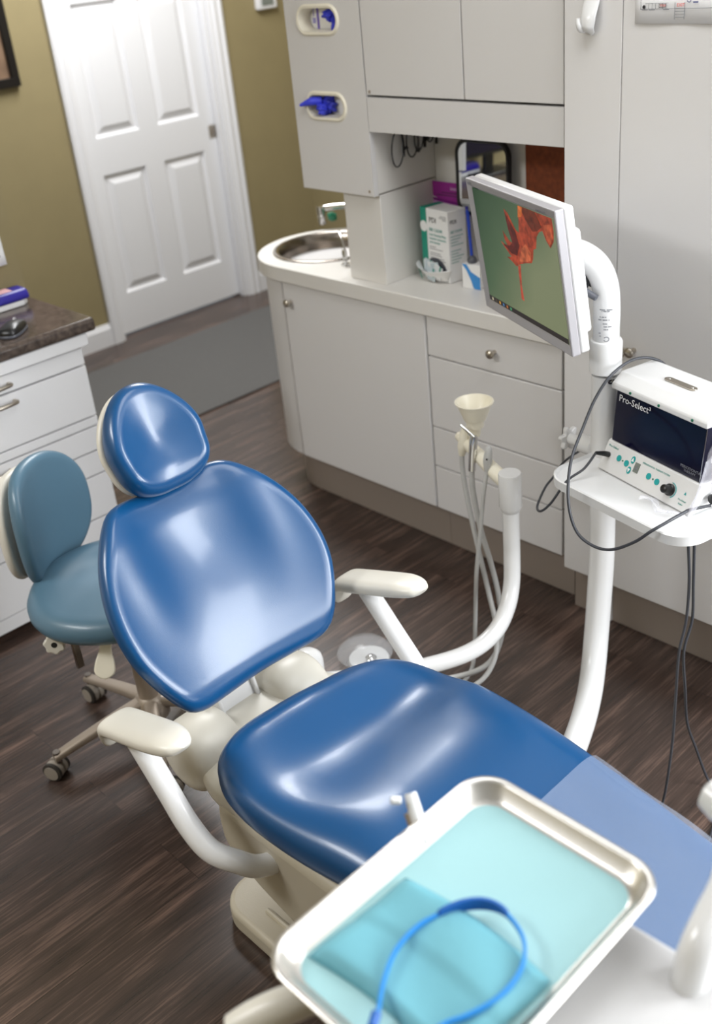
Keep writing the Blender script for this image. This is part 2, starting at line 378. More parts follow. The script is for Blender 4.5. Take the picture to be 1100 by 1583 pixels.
# sink cabinet with its rounded end
CX, CY, CR = 2.325, 2.64, 0.243
def dshape(xf, r, z, y0, x1=2.56):
    pts = [(xf, y0, z), ]
    for k in range(25):
        a = PI - k / 24 * PI; pts.append((CX + r * math.cos(a) , CY + r * math.sin(a), z))
    pts.append((CX + r, y0, z)); return pts
t = thing('sink_cabinet', 'warm grey base cabinet with rounded end under the round sink', 'cabinet', (2.3, 2.4, 0))
rr = CX - XF
MB().prism(dshape(XF + 0.004, rr - 0.004, ZB, 2.001), (0, 0, 0.80 - ZB)).build('body', M_lam, t)
pan = [(CX + rr * math.cos(PI - a), CY + rr * math.sin(PI - a)) for a in [R(d) for d in range(0, 181, 6)]]
pan_i = [(CX + (rr - 0.012) * math.cos(PI - a), CY + (rr - 0.012) * math.sin(PI - a)) for a in [R(d) for d in range(180, -1, -6)]]
MB().prism([(x, y, ZB - 0.002) for x, y in pan + pan_i], (0, 0, 0.798 - ZB)).build('curved_end_panel', M_lam, t, angle=60)
d = MB().box(XF - 0.006, XF + 0.012, 2.003, CY - 0.012, ZB, 0.796).build('door', M_lam, t, bevel=0.0015)
MB().box(XF - 0.003, XF + 0.003, 2.0, 2.0035, ZB, 0.796).build('edge_strip', M_trim, d)
knob(XF - 0.006, 2.592, 0.735, d)
MB().prism(dshape(2.153, rr - 0.055, 0.001, 2.0), (0, 0, ZB + 0.002)).build('toe_kick', M_lamtoe, t)
# drawers
t = thing('drawer_cabinet', 'warm grey stack of four drawers below the niche worktop', 'cabinet', (2.3, 1.75, 0))
MB().box(XF + 0.005, 2.55, 1.52, 1.999, ZB, 0.80).build('body', M_dark, t)
for i, (a, b) in enumerate(((0.676, 0.796), (0.449, 0.672), (0.315, 0.445), (0.165, 0.311))):
    dr = MB().box(XF - 0.006, XF + 0.012, 1.522, 1.994, a, b).build('drawer', M_lam, t, bevel=0.002)
    if i == 0: knob(XF - 0.006, 1.744, 0.737, dr)
MB().box(2.153, 2.50, 1.52, 1.999, 0.001, ZB).build('toe_kick', M_lamtoe, t)
# worktop with a round cut for the sink
def worktop():
    SR = 0.178; bm = bmesh.new()
    out = dshape(XS, CX - XS, ZT, 1.52)
    hole = [(2.33 + SR * math.cos(2 * PI * k / 48), 2.645 + SR * math.sin(2 * PI * k / 48), ZT) for k in range(48)]
    es = []
    for loop in (out, hole):
        vs = [bm.verts.new(p) for p in loop]
        es += [bm.edges.new((vs[i], vs[(i + 1) % len(vs)])) for i in range(len(vs))]
    r = bmesh.ops.triangle_fill(bm, use_beauty=True, edges=es)
    g = bmesh.ops.extrude_face_region(bm, geom=bm.faces[:])
    bmesh.ops.translate(bm, verts=[v for v in g['geom'] if isinstance(v, bmesh.types.BMVert)], vec=(0, 0, -0.05))
    me = bpy.data.meshes.new('worktop'); bmesh.ops.recalc_face_normals(bm, faces=bm.faces); bm.to_mesh(me); bm.free(); me.materials.append(M_top)
    o = bpy.data.objects.new('worktop', me); C.objects.link(o)
    q = o.modifiers.new('bevel', 'BEVEL'); q.width = 0.003; q.segments = 2; q.limit_method = 'ANGLE'; q.angle_limit = R(50)
    for p in me.polygons: p.use_smooth = True
    me.set_sharp_from_angle(angle=R(40))
    tag(o, 'pale laminate worktop with rounded end over the grey base cabinets', 'worktop')
worktop()
# sink
t = thing('round_sink', 'round stainless steel sink basin set into the rounded worktop end', 'sink', (2.33, 2.645, 0.7))
MB().lathe([(0.001, 0.0), (0.10, 0.001), (0.135, 0.012), (0.155, 0.04), (0.168, 0.12), (0.171, 0.151), (0.178, 0.156), (0.190, 0.154), (0.192, 0.1505), (0.175, 0.1503), (0.170, 0.12), (0.157, 0.038), (0.137, 0.008), (0.001, -0.003)], (2.33, 2.645, 0.70), seg=64).build('basin', M_steel, t, angle=70)
MB().lathe([(0.03, 0.002), (0.032, 0.005), (0.02, 0.004), (0.001, 0.003)], (2.33, 2.645, 0.70)).build('drain', M_chrome, t)
# faucet
t = thing('faucet', 'chrome faucet with green aerator reaching over the back of the sink', 'faucet', (2.53, 2.72, ZT))
MB().lathe([(0.028, 0), (0.028, 0.008), (0.018, 0.014), (0.016, 0.05), (0.012, 0.065)], (2.555, 2.64, ZT - 0.001)).build('base_post', M_chrome, t)
MB().tube([(2.555, 2.64, 0.905), (2.552, 2.70, 0.922), (2.535, 2.77, 0.926), (2.51, 2.825, 0.921), (2.497, 2.85, 0.916)], 0.012).build('spout', M_chrome, t)
MB().lathe([(0.017, 0), (0.017, 0.03), (0.013, 0.034), (0.0155, 0.036), (0.0155, 0.062), (0.011, 0.066)], (2.492, 2.850, 0.928), (0, 0, -1)).build('aerator_head', M_chrome, t)
MB().lathe([(0.006, 0), (0.017, 0.004), (0.02, 0.012), (0.015, 0.022), (0.004, 0.026)], (2.495, 2.795, 0.905), (-0.6, -0.3, -0.5), 6).build('green_insert', M_green, t)
# soap pump
t = thing('soap_pump', 'small chrome soap pump in front of the sink by the pillar', 'soap pump', (2.205, 2.43, ZT))
MB().lathe([(0.015, 0), (0.015, 0.006), (0.010, 0.009), (0.012, 0.018), (0.008, 0.022), (0.008, 0.045), (0.006, 0.05)], (2.205, 2.435, ZT)).build('collar', M_chrome, t)
MB().tube([(2.205, 2.435, 0.895), (2.212, 2.445, 0.912), (2.235, 2.48, 0.935), (2.25, 2.50, 0.942)], [0.006, 0.005, 0.004, 0.0035]).build('nozzle', M_chrome, t)

# glove dispenser cabinet (upper left)
t = thing('glove_dispenser_cabinet', 'tall grey wall cabinet with two oval glove openings over the sink', 'cabinet', (2.25, 2.33, 1.118))
HO = [(2.335, 1.578, 0.158, 0.066), (2.334, 1.353, 0.156, 0.066)]
def plate_with_holes(x, y0, y1, z0, z1, holes, th):
    bm = bmesh.new(); es = []
    loops = [[(x, y0, z0), (x, y1, z0), (x, y1, z1), (x, y0, z1)]]
    for (hy, hz, hw, hh) in holes: loops.append([(x, hy + a, hz + b) for a, b in stadium(hw, hh, 8)])
    for lp in loops:
        vs = []
        for p in lp:
            if not vs or (Vector(p) - vs[-1].co).length > 1e-5: vs.append(bm.verts.new(p))
        if (vs[0].co - vs[-1].co).length < 1e-5: bm.verts.remove(vs.pop())
        es += [bm.edges.new((vs[i], vs[(i + 1) % len(vs)])) for i in range(len(vs))]
    bmesh.ops.triangle_fill(bm, use_beauty=True, edges=es)
    g = bmesh.ops.extrude_face_region(bm, geom=bm.faces[:])
    bmesh.ops.translate(bm, verts=[v for v in g['geom'] if isinstance(v, bmesh.types.BMVert)], vec=(th, 0, 0))
    bmesh.ops.recalc_face_normals(bm, faces=bm.faces)
    mb = MB(); bm.verts.index_update(); mb.add([v.co[:] for v in bm.verts], [tuple(v.index for v in f.verts) for f in bm.faces]); bm.free(); return mb
plate_with_holes(XF, 2.170, 2.470, 1.114, 2.4, HO, 0.018).build('front_panel', M_lam, t, smooth=False)
MB().box(XF + 0.0185, 2.36, 2.462, 2.480, 1.118, 2.4).box(XF + 0.0185, 2.36, 2.170, 2.186, 1.118, 2.4).box(XF + 0.0185, 2.36, 2.186, 2.462, 1.118, 1.134).box(2.344, 2.36, 2.186, 2.462, 1.134, 2.4).box(XF + 0.0185, 2.344, 2.186, 2.462, 1.455, 1.470).build('carcass', M_top, t, smooth=False)
for hy, hz, hw, hh in HO:
    prof = [(0.0, 0.0), (0.004, -0.004), (0.010, -0.005), (0.012, 0.0)]
    so = [stadium(hw - 0.012 + 2 * a, hh - 0.012 + 2 * a, 10) for a in (0, 0.003, 0.009, 0.014)]
    xs = [XF + 0.038, XF - 0.004, XF - 0.005, XF - 0.0002]
    n = len(so[0]); vs = []
    for lp, x in zip(so, xs): vs += [(x, hy + a, hz + b) for a, b in lp]
    fs = [(i * n + k, i * n + (k + 1) % n, (i + 1) * n + (k + 1) % n, (i + 1) * n + k) for i in range(3) for k in range(n)]
    MB().add(vs, fs).build('opening_rim', M_cream, t, angle=50)
for y, z in ((2.186, 1.128),): MB().lathe([(0.004, 0), (0.004, 0.002), (0.001, 0.0025)], (XF, y, z), (-1, 0, 0), 12).build('screw_cap', M_castal, t)
# glove boxes and gloves
def glove_lump(cx, cy, cz, sx, sy, sz, seed):
    rnd = random.Random(seed); ph = [rnd.uniform(0, 6.28) for _ in range(9)]
    def fn(u, v):
        a = 2 * PI * u; b = PI * v
        d = Vector((math.sin(b) * math.cos(a), math.sin(b) * math.sin(a), math.cos(b)))
        r_ = 1 + 0.16 * math.sin(5 * d.y + ph[0] + 2 * d.z) + 0.13 * math.sin(9 * d.z + ph[1] + 3 * d.x) + 0.10 * math.sin(14 * d.y + 9 * d.z + ph[2]) + 0.08 * abs(math.sin(11 * d.x + 8 * d.z + ph[3]))
        return Vector((cx + sx * d.x * r_, cy + sy * d.y * r_, cz + sz * d.z * r_))
    return MB().grid(fn, 36, 24, True)
for i, (hy, hz, hw, hh) in enumerate(HO):
    side = -1 if i == 0 else 1
    lb = ('white glove box with purple stripe behind the upper oval opening', 'white glove box with purple stripe behind the lower oval opening')[i]
    b = thing('glove_box', lb, 'glove box', (2.2, 2.33, hz - 0.065), 'glove boxes in the dispenser cabinet')
    zb = 1.4705 if i == 0 else 1.1345
    MB().box(XF + 0.040, 2.30, 2.20, 2.452, zb, hz + 0.055).build('carton', M_card, b, bevel=0.002)
    yb = hy + side * 0.0
    MB().box(XF + 0.0385, XF + 0.040, hy - side * 0.040 - 0.004, hy - side * 0.040 + 0.004, hz - 0.04, hz + 0.04).build('purple_stripe', M_purple if 0 else mat('violet_ink', (120, 100, 190), 0.6), b)
    if i == 0:
        MB().box(XF + 0.0385, XF + 0.040, hy + 0.050, hy + 0.062, hz - 0.012, hz + 0.002).box(XF + 0.0385, XF + 0.040, hy + 0.055, hy + 0.058, hz + 0.006, hz + 0.03).build('printed_mark', mat('pale_violet_ink', (165, 160, 215), 0.6), b)
    g = thing('glove', ('bunch of blue nitrile gloves filling the right of the upper oval opening', 'crumpled blue nitrile glove sticking out of the lower oval opening')[i], 'glove', (2.15, hy, hz - 0.03), 'blue gloves in the openings')
    if i == 0:
        glove_lump(2.128, hy - 0.046, hz - 0.001, 0.014, 0.020, 0.027, 3).build('crumpled_body', M_glove, g)
        glove_lump(2.120, hy - 0.030, hz + 0.010, 0.014, 0.020, 0.013, 5).build('finger', M_glove, g)
    else:
        glove_lump(2.128, hy + 0.020, hz - 0.001, 0.018, 0.026, 0.025, 8).build('crumpled_body', M_glove, g)
        glove_lump(2.106, hy + 0.022, hz - 0.008, 0.016, 0.016, 0.014, 11).build('folded_cuff', M_glove, g)
        MB().tube([(2.115, hy + 0.03, hz + 0.012), (2.098, hy + 0.055, hz + 0.012), (2.088, hy + 0.078, hz + 0.006), (2.082, hy + 0.092, hz + 0.002)], [0.012, 0.012, 0.007, 0.0035]).build('finger', M_glove, g)
# pillar
o = MB().box(2.122, 2.36, 2.170, 2.322, ZT, 1.1135).build('support_pillar', M_top, bevel=0.0015)
tag(o, 'square white pillar between the sink and the niche under the glove cabinet', 'pillar')
# upper door cabinet
t = thing('wall_cabinet', 'grey two-door wall cabinet with plain valance above the open niche', 'cabinet', (2.25, 1.85, 1.293))
MB().box(XF + 0.02, 2.36, 1.52, 2.169, 1.385, 2.4).build('carcass', M_dark, t)
MB().box(XF, XF + 0.018, 1.822, 2.166, 1.389, 2.4).build('door', M_lam, t, bevel=0.0015)
MB().box(XF, XF + 0.018, 1.521, 1.8185, 1.389, 2.4).build('door', M_lam, t, bevel=0.0015)
MB().box(XF, XF + 0.018, 1.52, 2.168, 1.293, 1.383).box(XF + 0.018, 2.345, 1.52, 2.168, 1.366, 1.383).build('valance', M_lam, t, smooth=False)
MB().lathe([(0.004, 0), (0.004, 0.002), (0.001, 0.0025)], (XF, 2.154, 1.398), (-1, 0, 0), 12).build('screw_cap', M_castal, t)
# niche back board
o = MB().box(2.362, 2.375, 1.52, 2.48, ZT, 2.4).build('back_panel', M_top); tag(o, 'plain off-white back panel at the rear of the open niche', 'panel')
o = MB().box(2.350, 2.361, 1.54, 1.828, 0.98, 1.36).build('cork_board', M_cork, bevel=0.001)
tag(o, 'dark brown cork board on the niche back beside the mirror', 'cork board')
# tall cabinet
XT = 2.063
t = thing('tall_cabinet', 'full-height grey cabinet on the right carrying the evacuation map', 'cabinet', (2.3, 1.0, 0))
MB().box(XT + 0.02, 2.62, 0.32, 1.492, 0.157, 2.45).build('carcass', M_lam, t)
MB().box(XT, XT + 0.0195, 1.3455, 1.492, 0.157, 2.45).build('filler_panel', M_lam, t, bevel=0.0012)
for y0, y1, ky in ((0.845, 1.3435, 1.291), (0.345, 0.843, 0.40)):
    d = MB().box(XT, XT + 0.0195, y0, y1, 0.157, 2.45).build('door', M_lam, t, bevel=0.0012)
    knob(XT, ky, 0.847, d)
    if ky > 1: knob(XT, ky + 0.024, 0.842, d)
MB().box(2.114, 2.60, 0.33, 1.490, 0.001, 0.157).build('toe_kick', M_lamtoe, t)
MB().box(2.108, 2.114, 1.364, 1.372, 0.002, 0.156).build('joint_strip', M_lam, t)
# evacuation map
t = thing('evacuation_map', 'white floor-plan sheet with red EXIT wording on the tall cabinet', 'map', (XT, 1.2, 1.56))
MB().grid(lambda u, v: Vector((XT - 0.002 - 0.0025 * (0.5 + 0.5 * math.sin(14 * u)) * (1 - v), 1.313 - 0.30 * u, 1.564 + 0.21 * v - 0.004 * u)), 24, 6).build('sheet', M_paper, t, solid=0.0008)
mb = MB(); xq = XT - 0.0062
def ln(ya, yb, za, zb): mb.box(xq, xq + 0.0005, min(ya, yb), max(ya, yb), min(za, zb), max(za, zb))
ln(1.299, 1.060, 1.5905, 1.5912); ln(1.299, 1.2985, 1.59, 1.65)
for i in range(6): ln(1.281 - i * 0.008, 1.2806 - i * 0.008, 1.5912, 1.601)
ln(1.288, 1.236, 1.601, 1.6015)
for y in (1.1995, 1.221): ln(y, y - 0.0008, 1.571, 1.602)
for i in range(4): ln(1.221, 1.1995, 1.5745 + i * 0.0055, 1.5750 + i * 0.0055)
for a, b in ((1.296, 1.283), (1.279, 1.266), (1.247, 1.234)): ln(a, b, 1.5890, 1.5899)
mb.build('plan_lines', M_greyink, t)
mb = MB(); mb.box(xq, xq + 0.0005, 1.241, 1.257, 1.5935, 1.5942).box(xq, xq + 0.0005, 1.241, 1.257, 1.5995, 1.6002).box(xq, xq + 0.0005, 1.2565, 1.257, 1.594, 1.6).box(xq, xq + 0.0005, 1.241, 1.2415, 1.594, 1.6); mb.build('room_box', M_ink, t)
MB().lathe([(0.0035, 0), (0.0035, 0.0004), (0.002, 0.0005)], (xq, 1.291, 1.595), (-1, 0, 0), 10).build('room_symbol', M_ink, t)
text('exit_lettering', 'EXIT', 0.0085, (xq, 1.2165, 1.5945), (0, -1, 0), (0, 0, 1), M_redink, t)
text('room_lettering', 'YOU', 0.006, (xq, 1.2545, 1.5950), (0, -1, 0), (0, 0, 1), M_redink, t)
mb = MB()
for k in range(12):
    a = PI + PI * k / 12; mb.box(xq, xq + 0.0005, 1.190 + 0.004 * math.cos(a) - 0.0006, 1.190 + 0.004 * math.cos(a) + 0.0006, 1.606 + 0.004 * math.sin(a) - 0.0006, 1.606 + 0.004 * math.sin(a) + 0.0006)
mb.box(xq, xq + 0.0005, 1.170, 1.181, 1.6005, 1.603).build('symbols', mat('blue_grey_ink', (90, 95, 140), 0.6), t)
# wall hook / handle on tall cabinet
t = thing('coat_hook', 'glossy white curved coat hook at the top of the tall cabinet', 'hook', (XT, 1.417, 1.54))
def hook(u, v):
    z = 1.70 - 0.158 * v; w = 0.0195 * math.sqrt(max(0, 1 - ((v - 0.2) / 0.8) ** 4)) if v > 0.2 else 0.0195
    a = 2 * PI * u; th = 0.004 + 0.014 * sm(0.3, 0.85, v) * (1 - sm(0.9, 1.0, v) * 0.7)
    return Vector((XT - th / 2 - 0.0005 + th / 2 * math.sin(a) - 0.010 * sm(0.5, 0.8, v) * (1 - sm(0.9, 1, v)), 1.417 + (w + 0.001) * math.cos(a), z))
MB().grid(hook, 24, 30, True).build('plate', M_white, t)
MB().tube([(XT - 0.004, 1.432, 1.555), (XT - 0.018, 1.435, 1.556), (XT - 0.026, 1.437, 1.565), (XT - 0.027, 1.438, 1.578)], [0.008, 0.008, 0.006, 0.004]).build('peg', M_white, t)

# ---------------------------------------------------------------- niche contents
# mirror
t = thing('hand_mirror', 'rounded square mirror with black rim leaning inside the niche', 'mirror', (2.33, 1.95, 1.03))
mo = Vector((2.318, 1.952, 1.138)); mu = Vector((0.03, -1, 0)).normalized(); mv = Vector((0.03, 0.02, 1)).normalized(); mn = mu.cross(mv) * -1
if mn.x > 0: mn = -mn
sh = stadium(0.190, 0.215, 8, 0.042); shi = stadium(0.166, 0.191, 8, 0.034)
MB().prism([mo + mu * a + mv * b - mn * 0.008 for a, b in sh], mn * 0.011).build('backing', M_black, t, bevel=0.003)
n = len(sh); prof = [(sh, 0.003), (stadium(0.184, 0.209, 8, 0.040), 0.008), (stadium(0.172, 0.197, 8, 0.036), 0.008), (shi, 0.0035)]
vs = []
for lp, h in prof: vs += [mo + mu * a + mv * b + mn * h for a, b in lp]
MB().add(vs, [(i * n + k, i * n + (k + 1) % n, (i + 1) * n + (k + 1) % n, (i + 1) * n + k) for i in range(3) for k in range(n)]).build('rim', M_black, t)
MB().add([mo + mu * a + mv * b + mn * 0.0045 for a, b in shi], [tuple(range(n))]).build('glass', M_mirror, t, smooth=False)
# brochure / poster with purple head
t = thing('purple_leaflet', 'white display leaflet with purple heading standing behind the wipes box', 'leaflet', (2.34, 2.07, ZT))
xl = 2.345
MB().box(xl, xl + 0.002, 1.93, 2.182, ZT, 1.108).build('card', M_card, t)
def lcurve(f0, f1, m, nm, z0=None):
    top = []; bot = []
    for k in range(17):
        y = 2.182 - 0.252 * k / 16; top.append(f0(k / 16)); bot.append(f1(k / 16))
    vs = [(xl - 0.001 - (0.0005 if nm != 'heading_panel' else 0), 2.182 - 0.252 * k / 16, top[k]) for k in range(17)] + [(xl - 0.001 - (0.0005 if nm != 'heading_panel' else 0), 2.182 - 0.252 * k / 16, bot[k]) for k in range(17)]
    MB().add(vs, [(k, k + 1, 17 + k + 1, 17 + k) for k in range(16)]).build(nm, m, t, smooth=False)
lcurve(lambda u: 1.108, lambda u: 1.072 - 0.036 * min(1, u * 1.6) ** 0.6, M_purple, 'heading_panel')
lcurve(lambda u: 1.064 - 0.014 * min(1, u * 1.6) ** 0.6, lambda u: 1.056 - 0.016 * min(1, u * 1.6) ** 0.6, mat('deep_purple_print', (120, 16, 120), 0.5), 'heading_band')
lcurve(lambda u: 1.056 - 0.016 * min(1, u * 1.6) ** 0.6, lambda u: 1.045 - 0.027 * min(1, u * 1.8) ** 0.7, M_lilac, 'heading_swoosh')
text('heading_lettering', 'instructions', 0.016, (xl - 0.002, 2.10, 1.086), (0, -1, 0), (0, 0, 1), mat('pale_lilac_ink', (226, 190, 230), 0.6), t)
mb = MB()
for i in range(2): mb.box(xl - 0.0025, xl - 0.002, 1.96, 2.155 - 0.02 * i, 1.068 + 0.008 * i, 1.070 + 0.008 * i)
mb.box(xl - 0.0025, xl - 0.002, 1.94, 2.150, 1.038, 1.041).box(xl - 0.0025, xl - 0.002, 1.96, 2.11, 1.030, 1.033).build('small_print', M_ink, t)
mb = MB()
for i in range(4): mb.box(xl - 0.0025, xl - 0.002, 1.935, 1.99, 1.005 - 0.007 * i, 1.0065 - 0.007 * i)
mb.build('body_print', M_greyink, t)
def disc(nm, y, z, ry_, rz_, m, par, x=xl - 0.002):
    MB().prism([(x, y + ry_ * math.cos(2 * PI * k / 20), z + rz_ * math.sin(2 * PI * k / 20)) for k in range(20)], (0.0005, 0, 0)).build(nm, m, par, smooth=False)
disc('red_mark', 1.985, 0.965, 0.010, 0.026, mat('red_print', (205, 60, 40), 0.5), t); disc('yellow_mark', 1.992, 0.998, 0.007, 0.012, mat('yellow_print', (190, 200, 70), 0.5), t)
# wipes box
t = thing('wipes_box', 'white and green lens wipes carton with a torn open mouth in the niche', 'box', (2.25, 2.06, ZT))
c0 = Vector((2.222, 2.008, ZT)); bu = Vector((0.02, 0.127, 0)).normalized(); bv = Vector((0.127, -0.02, 0)).normalized(); BW, BD, BH = 0.122, 0.068, 0.208
def bp(a, b, z): return c0 + bu * a + bv * b + Z_ * z
MB().prism([bp(0, 0, 0.001), bp(BW, 0, 0.001), bp(BW, BD, 0.001), bp(0, BD, 0.001)], (0, 0, BH)).build('carton', M_card, t, bevel=0.0015)
MB().prism([bp(BW - 0.026, -0.0006, 0.055), bp(BW + 0.0008, -0.0006, 0.055), bp(BW + 0.0008, -0.0006, BH + 0.0012), bp(BW - 0.026, -0.0006, BH + 0.0012)], bv * 0.0006).prism([bp(BW + 0.0002, -0.0005, 0.0), bp(BW + 0.0002, BD, 0.0), bp(BW + 0.0002, BD, BH + 0.001), bp(BW + 0.0002, -0.0005, BH + 0.001)], bu * 0.0006).prism([bp(BW - 0.026, 0, BH + 0.0012), bp(BW, 0, BH + 0.0012), bp(BW, BD, BH + 0.0012), bp(BW - 0.026, BD, BH + 0.0012)], (0, 0, 0.0006)).build('green_band', M_teal, t, smooth=False)
disc_pts = [bp(BW - 0.013 + 0.016 * math.cos(a), -0.0014, 0.155 + 0.016 * math.sin(a)) for a in [2 * PI * k / 20 for k in range(20)]]
MB().prism(disc_pts, bv * 0.0006).build('white_dot', M_card, t, smooth=False)
ft = lambda a, z: bp(BW - 0.034 - a, -0.0008, z)
text('brand_lettering', 'PDI', 0.022, ft(0.004, 0.170), -bu, Z_, M_ink, t)
for i, (s, z, sz, m) in enumerate((('SEE CLEAR', 0.145, 0.013, M_tealink), ('Lens Cleaning Wipe', 0.132, 0.0095, M_tealink), ('Lingettes nettoyantes', 0.121, 0.0088, M_tealink), ('pour lunettes', 0.110, 0.0088, M_tealink))):
    text('title_lettering', s, sz, ft(0.002, z), -bu, Z_, m, t)
mb = MB()
for i, (a, b, z) in enumerate(((0.055, 0.082, 0.192), (0.050, 0.082, 0.187), (0.066, 0.082, 0.182), (0.0, 0.03, 0.098), (0.0, 0.06, 0.092), (0.0, 0.05, 0.080), (0.0, 0.055, 0.074), (0.0, 0.066, 0.066), (0.0, 0.072, 0.060))):
    mb.prism([ft(a, z), ft(b, z), ft(b, z + 0.0016), ft(a, z + 0.0016)], bv * 0.0003)
mb.build('small_print', M_greyink, t, smooth=False)
st = lambda a, z: bp(-0.0008, a, z)
text('brand_lettering', 'PDI', 0.016, st(0.008, 0.172), bv, Z_, M_ink, t)
text('title_lettering', 'SEE CLEAR', 0.0095, st(0.008, 0.146), bv, Z_, M_tealink, t)
mb = MB()
for i in range(9): z = 0.135 - 0.0085 * i - (0.008 if i > 3 else 0); mb.prism([st(0.008, z), st(0.055 - 0.01 * (i % 3), z), st(0.055 - 0.01 * (i % 3), z + 0.0016), st(0.008, z + 0.0016)], bu * -0.0003)
mb.build('small_print', M_tealink, t, smooth=False)
MB().prism([ft(-0.02, 0.02)] + [bp(BW * 0.5 + 0.052 * math.cos(a), -0.0012, 0.018 + 0.050 * math.sin(a)) for a in [PI * k / 14 for k in range(15)]][1:], bv * 0.0003).build('opening', M_darkgrey, t, smooth=False)
# torn-out lip like a bowl
def lip(u, v):
    a = PI * u; r_ = 0.058 + 0.016 * v; z = 0.004 + 0.042 * v ** 0.8 * (0.75 + 0.25 * abs(math.cos(a)))
    p = bp(BW * 0.5 + (0.05 + 0.028 * v) * math.cos(a), -(0.012 + 0.028 * v) * math.sin(a) - 0.002, z); return p
MB().grid(lip, 28, 8).build('lip', M_card, t, solid=0.0012)
MB().prism([bp(BW * 0.5 + 0.05 * math.cos(a), -0.012 * math.sin(a) - 0.001, 0.004) for a in [PI * k / 14 for k in range(15)]], (0, 0, 0.001)).build('lip_floor', M_card, t)
MB().prism([bp(BW * 0.82, -0.028, 0.012), bp(BW * 0.95, -0.022, 0.026), bp(BW * 1.02, -0.016, 0.031), bp(BW * 0.72, -0.032, 0.008)], bv * -0.001).build('green_print', M_teal, t, smooth=False)
for i, (a, z, an, m) in enumerate(((0.090, 0.040, 0.15, 'a'), (0.070, 0.036, -0.1, 'b'), (0.050, 0.038, -0.25, 'a'), (0.034, 0.034, 0.35, 'b'), (0.060, 0.024, 0.1, 'a'))):
    p = thing('wipe_packet', 'small foil wipe packet in the mouth of the wipes carton', 'packet', bp(a, -0.01, z), 'wipe packets in the carton mouth')
    ax = (bu * math.cos(an) + Z_ * math.sin(an)).normalized(); az = (-bu * math.sin(an) + Z_ * math.cos(an)).normalized()
    MB().obox(bp(a, -0.006 - 0.004 * i, z), ax, az, bv, 0.036, 0.040, 0.0025).build('sachet', mat('sachet_grey_%s' % i, (196, 208, 214) if m == 'a' else (226, 228, 230), 0.35), p, bevel=0.001)
    MB().obox(bp(a - 0.012, -0.0078 - 0.004 * i, z + 0.006), ax, az, bv, 0.006, 0.026, 0.0008).build('green_stripe', M_teal, p)
# pen + small carton
t = thing('pen', 'blue ballpoint pen standing beside the wipes carton', 'pen', (2.26, 1.96, ZT))
MB().tube([(2.262, 1.955, 0.905), (2.282, 1.985, 1.055)], 0.0045, smooth=0).build('barrel', M_pen, t)
MB().tube([(2.2826, 1.9858, 1.056), (2.284, 1.988, 1.064)], 0.0048, smooth=0).build('cap', M_navy, t)
MB().obox((2.274, 1.971, 1.03), (0.13, 0.195, 0.97), (0.8, -0.5, 0), (0.5, 0.8, -0.2), 0.045, 0.003, 0.0015).build('clip', M_pen, t)
t = thing('small_carton', 'small white and blue carton on the worktop behind the monitor', 'box', (2.25, 1.91, ZT))
MB().prism([(2.215, 1.955, ZT + 0.0005), (2.222, 1.895, ZT + 0.0005), (2.262, 1.900, ZT + 0.0005), (2.255, 1.960, ZT + 0.0005)], (0, 0, 0.07)).build('carton', M_card, t, bevel=0.001)
MB().add([(2.2195, 1.918, 0.8505), (2.2215, 1.8945, 0.8505), (2.2215, 1.8945, 0.885), (2.2185, 1.925, 0.900), (2.2165, 1.940, 0.921), (2.2145, 1.9545, 0.921), (2.2155, 1.940, 0.905), (2.2175, 1.925, 0.875)], [tuple(range(8))]).build('blue_swoosh', mat('bright_blue_print', (60, 140, 210), 0.5), t, smooth=False)
MB().lathe([(0.012, 0), (0.014, 0.004), (0.013, 0.011), (0.008, 0.018), (0.002, 0.02)], (2.238, 1.935, 0.9205)).build('stopper', M_darkgrey, t)
# safety glasses hanging under the valance
def glasses(y, x0, z0, lab, sc=1.0, flip=1):
    t = thing('safety_glasses', lab, 'glasses', (x0, y, z0), 'safety glasses hanging in the niche')
    for dx in (0, 0.062):
        e = [(x0 + dx * sc + 0.024 * sc * math.cos(a) * (1 if dx else 1), y - 0.012 - 0.004 * math.sin(a), z0 - 0.045 * sc + 0.050 * sc * math.sin(a) + dx * 0.25) for a in [2 * PI * k / 24 for k in range(24)]]
        MB().tube(e, 0.0022, 8, smooth=1, closed=True).build('frame', M_black, t)
        MB().add(e, [tuple(range(24))]).build('lens', M_lens, t, smooth=False)
        MB().tube([(x0 + dx * sc + 0.022, y - 0.012, z0 - 0.07), (x0 + dx * sc + 0.03, y - 0.006, z0 - 0.03), (x0 + dx * sc + 0.014, y - 0.003, z0 + 0.055)], [0.0045, 0.004, 0.002], 8).build('temple', M_black, t)
    MB().tube([(x0 + 0.022, y - 0.014, z0 - 0.055), (x0 + 0.031, y - 0.016, z0 - 0.045), (x0 + 0.040, y - 0.014, z0 - 0.05)], 0.003, 8).build('bridge', M_black, t)
    return t
glasses(2.165, 2.190, 1.275, 'clear safety glasses hanging nearest the front of the niche side')
glasses(2.160, 2.275, 1.285, 'clear safety glasses hanging deeper in the niche against the side', 0.8)

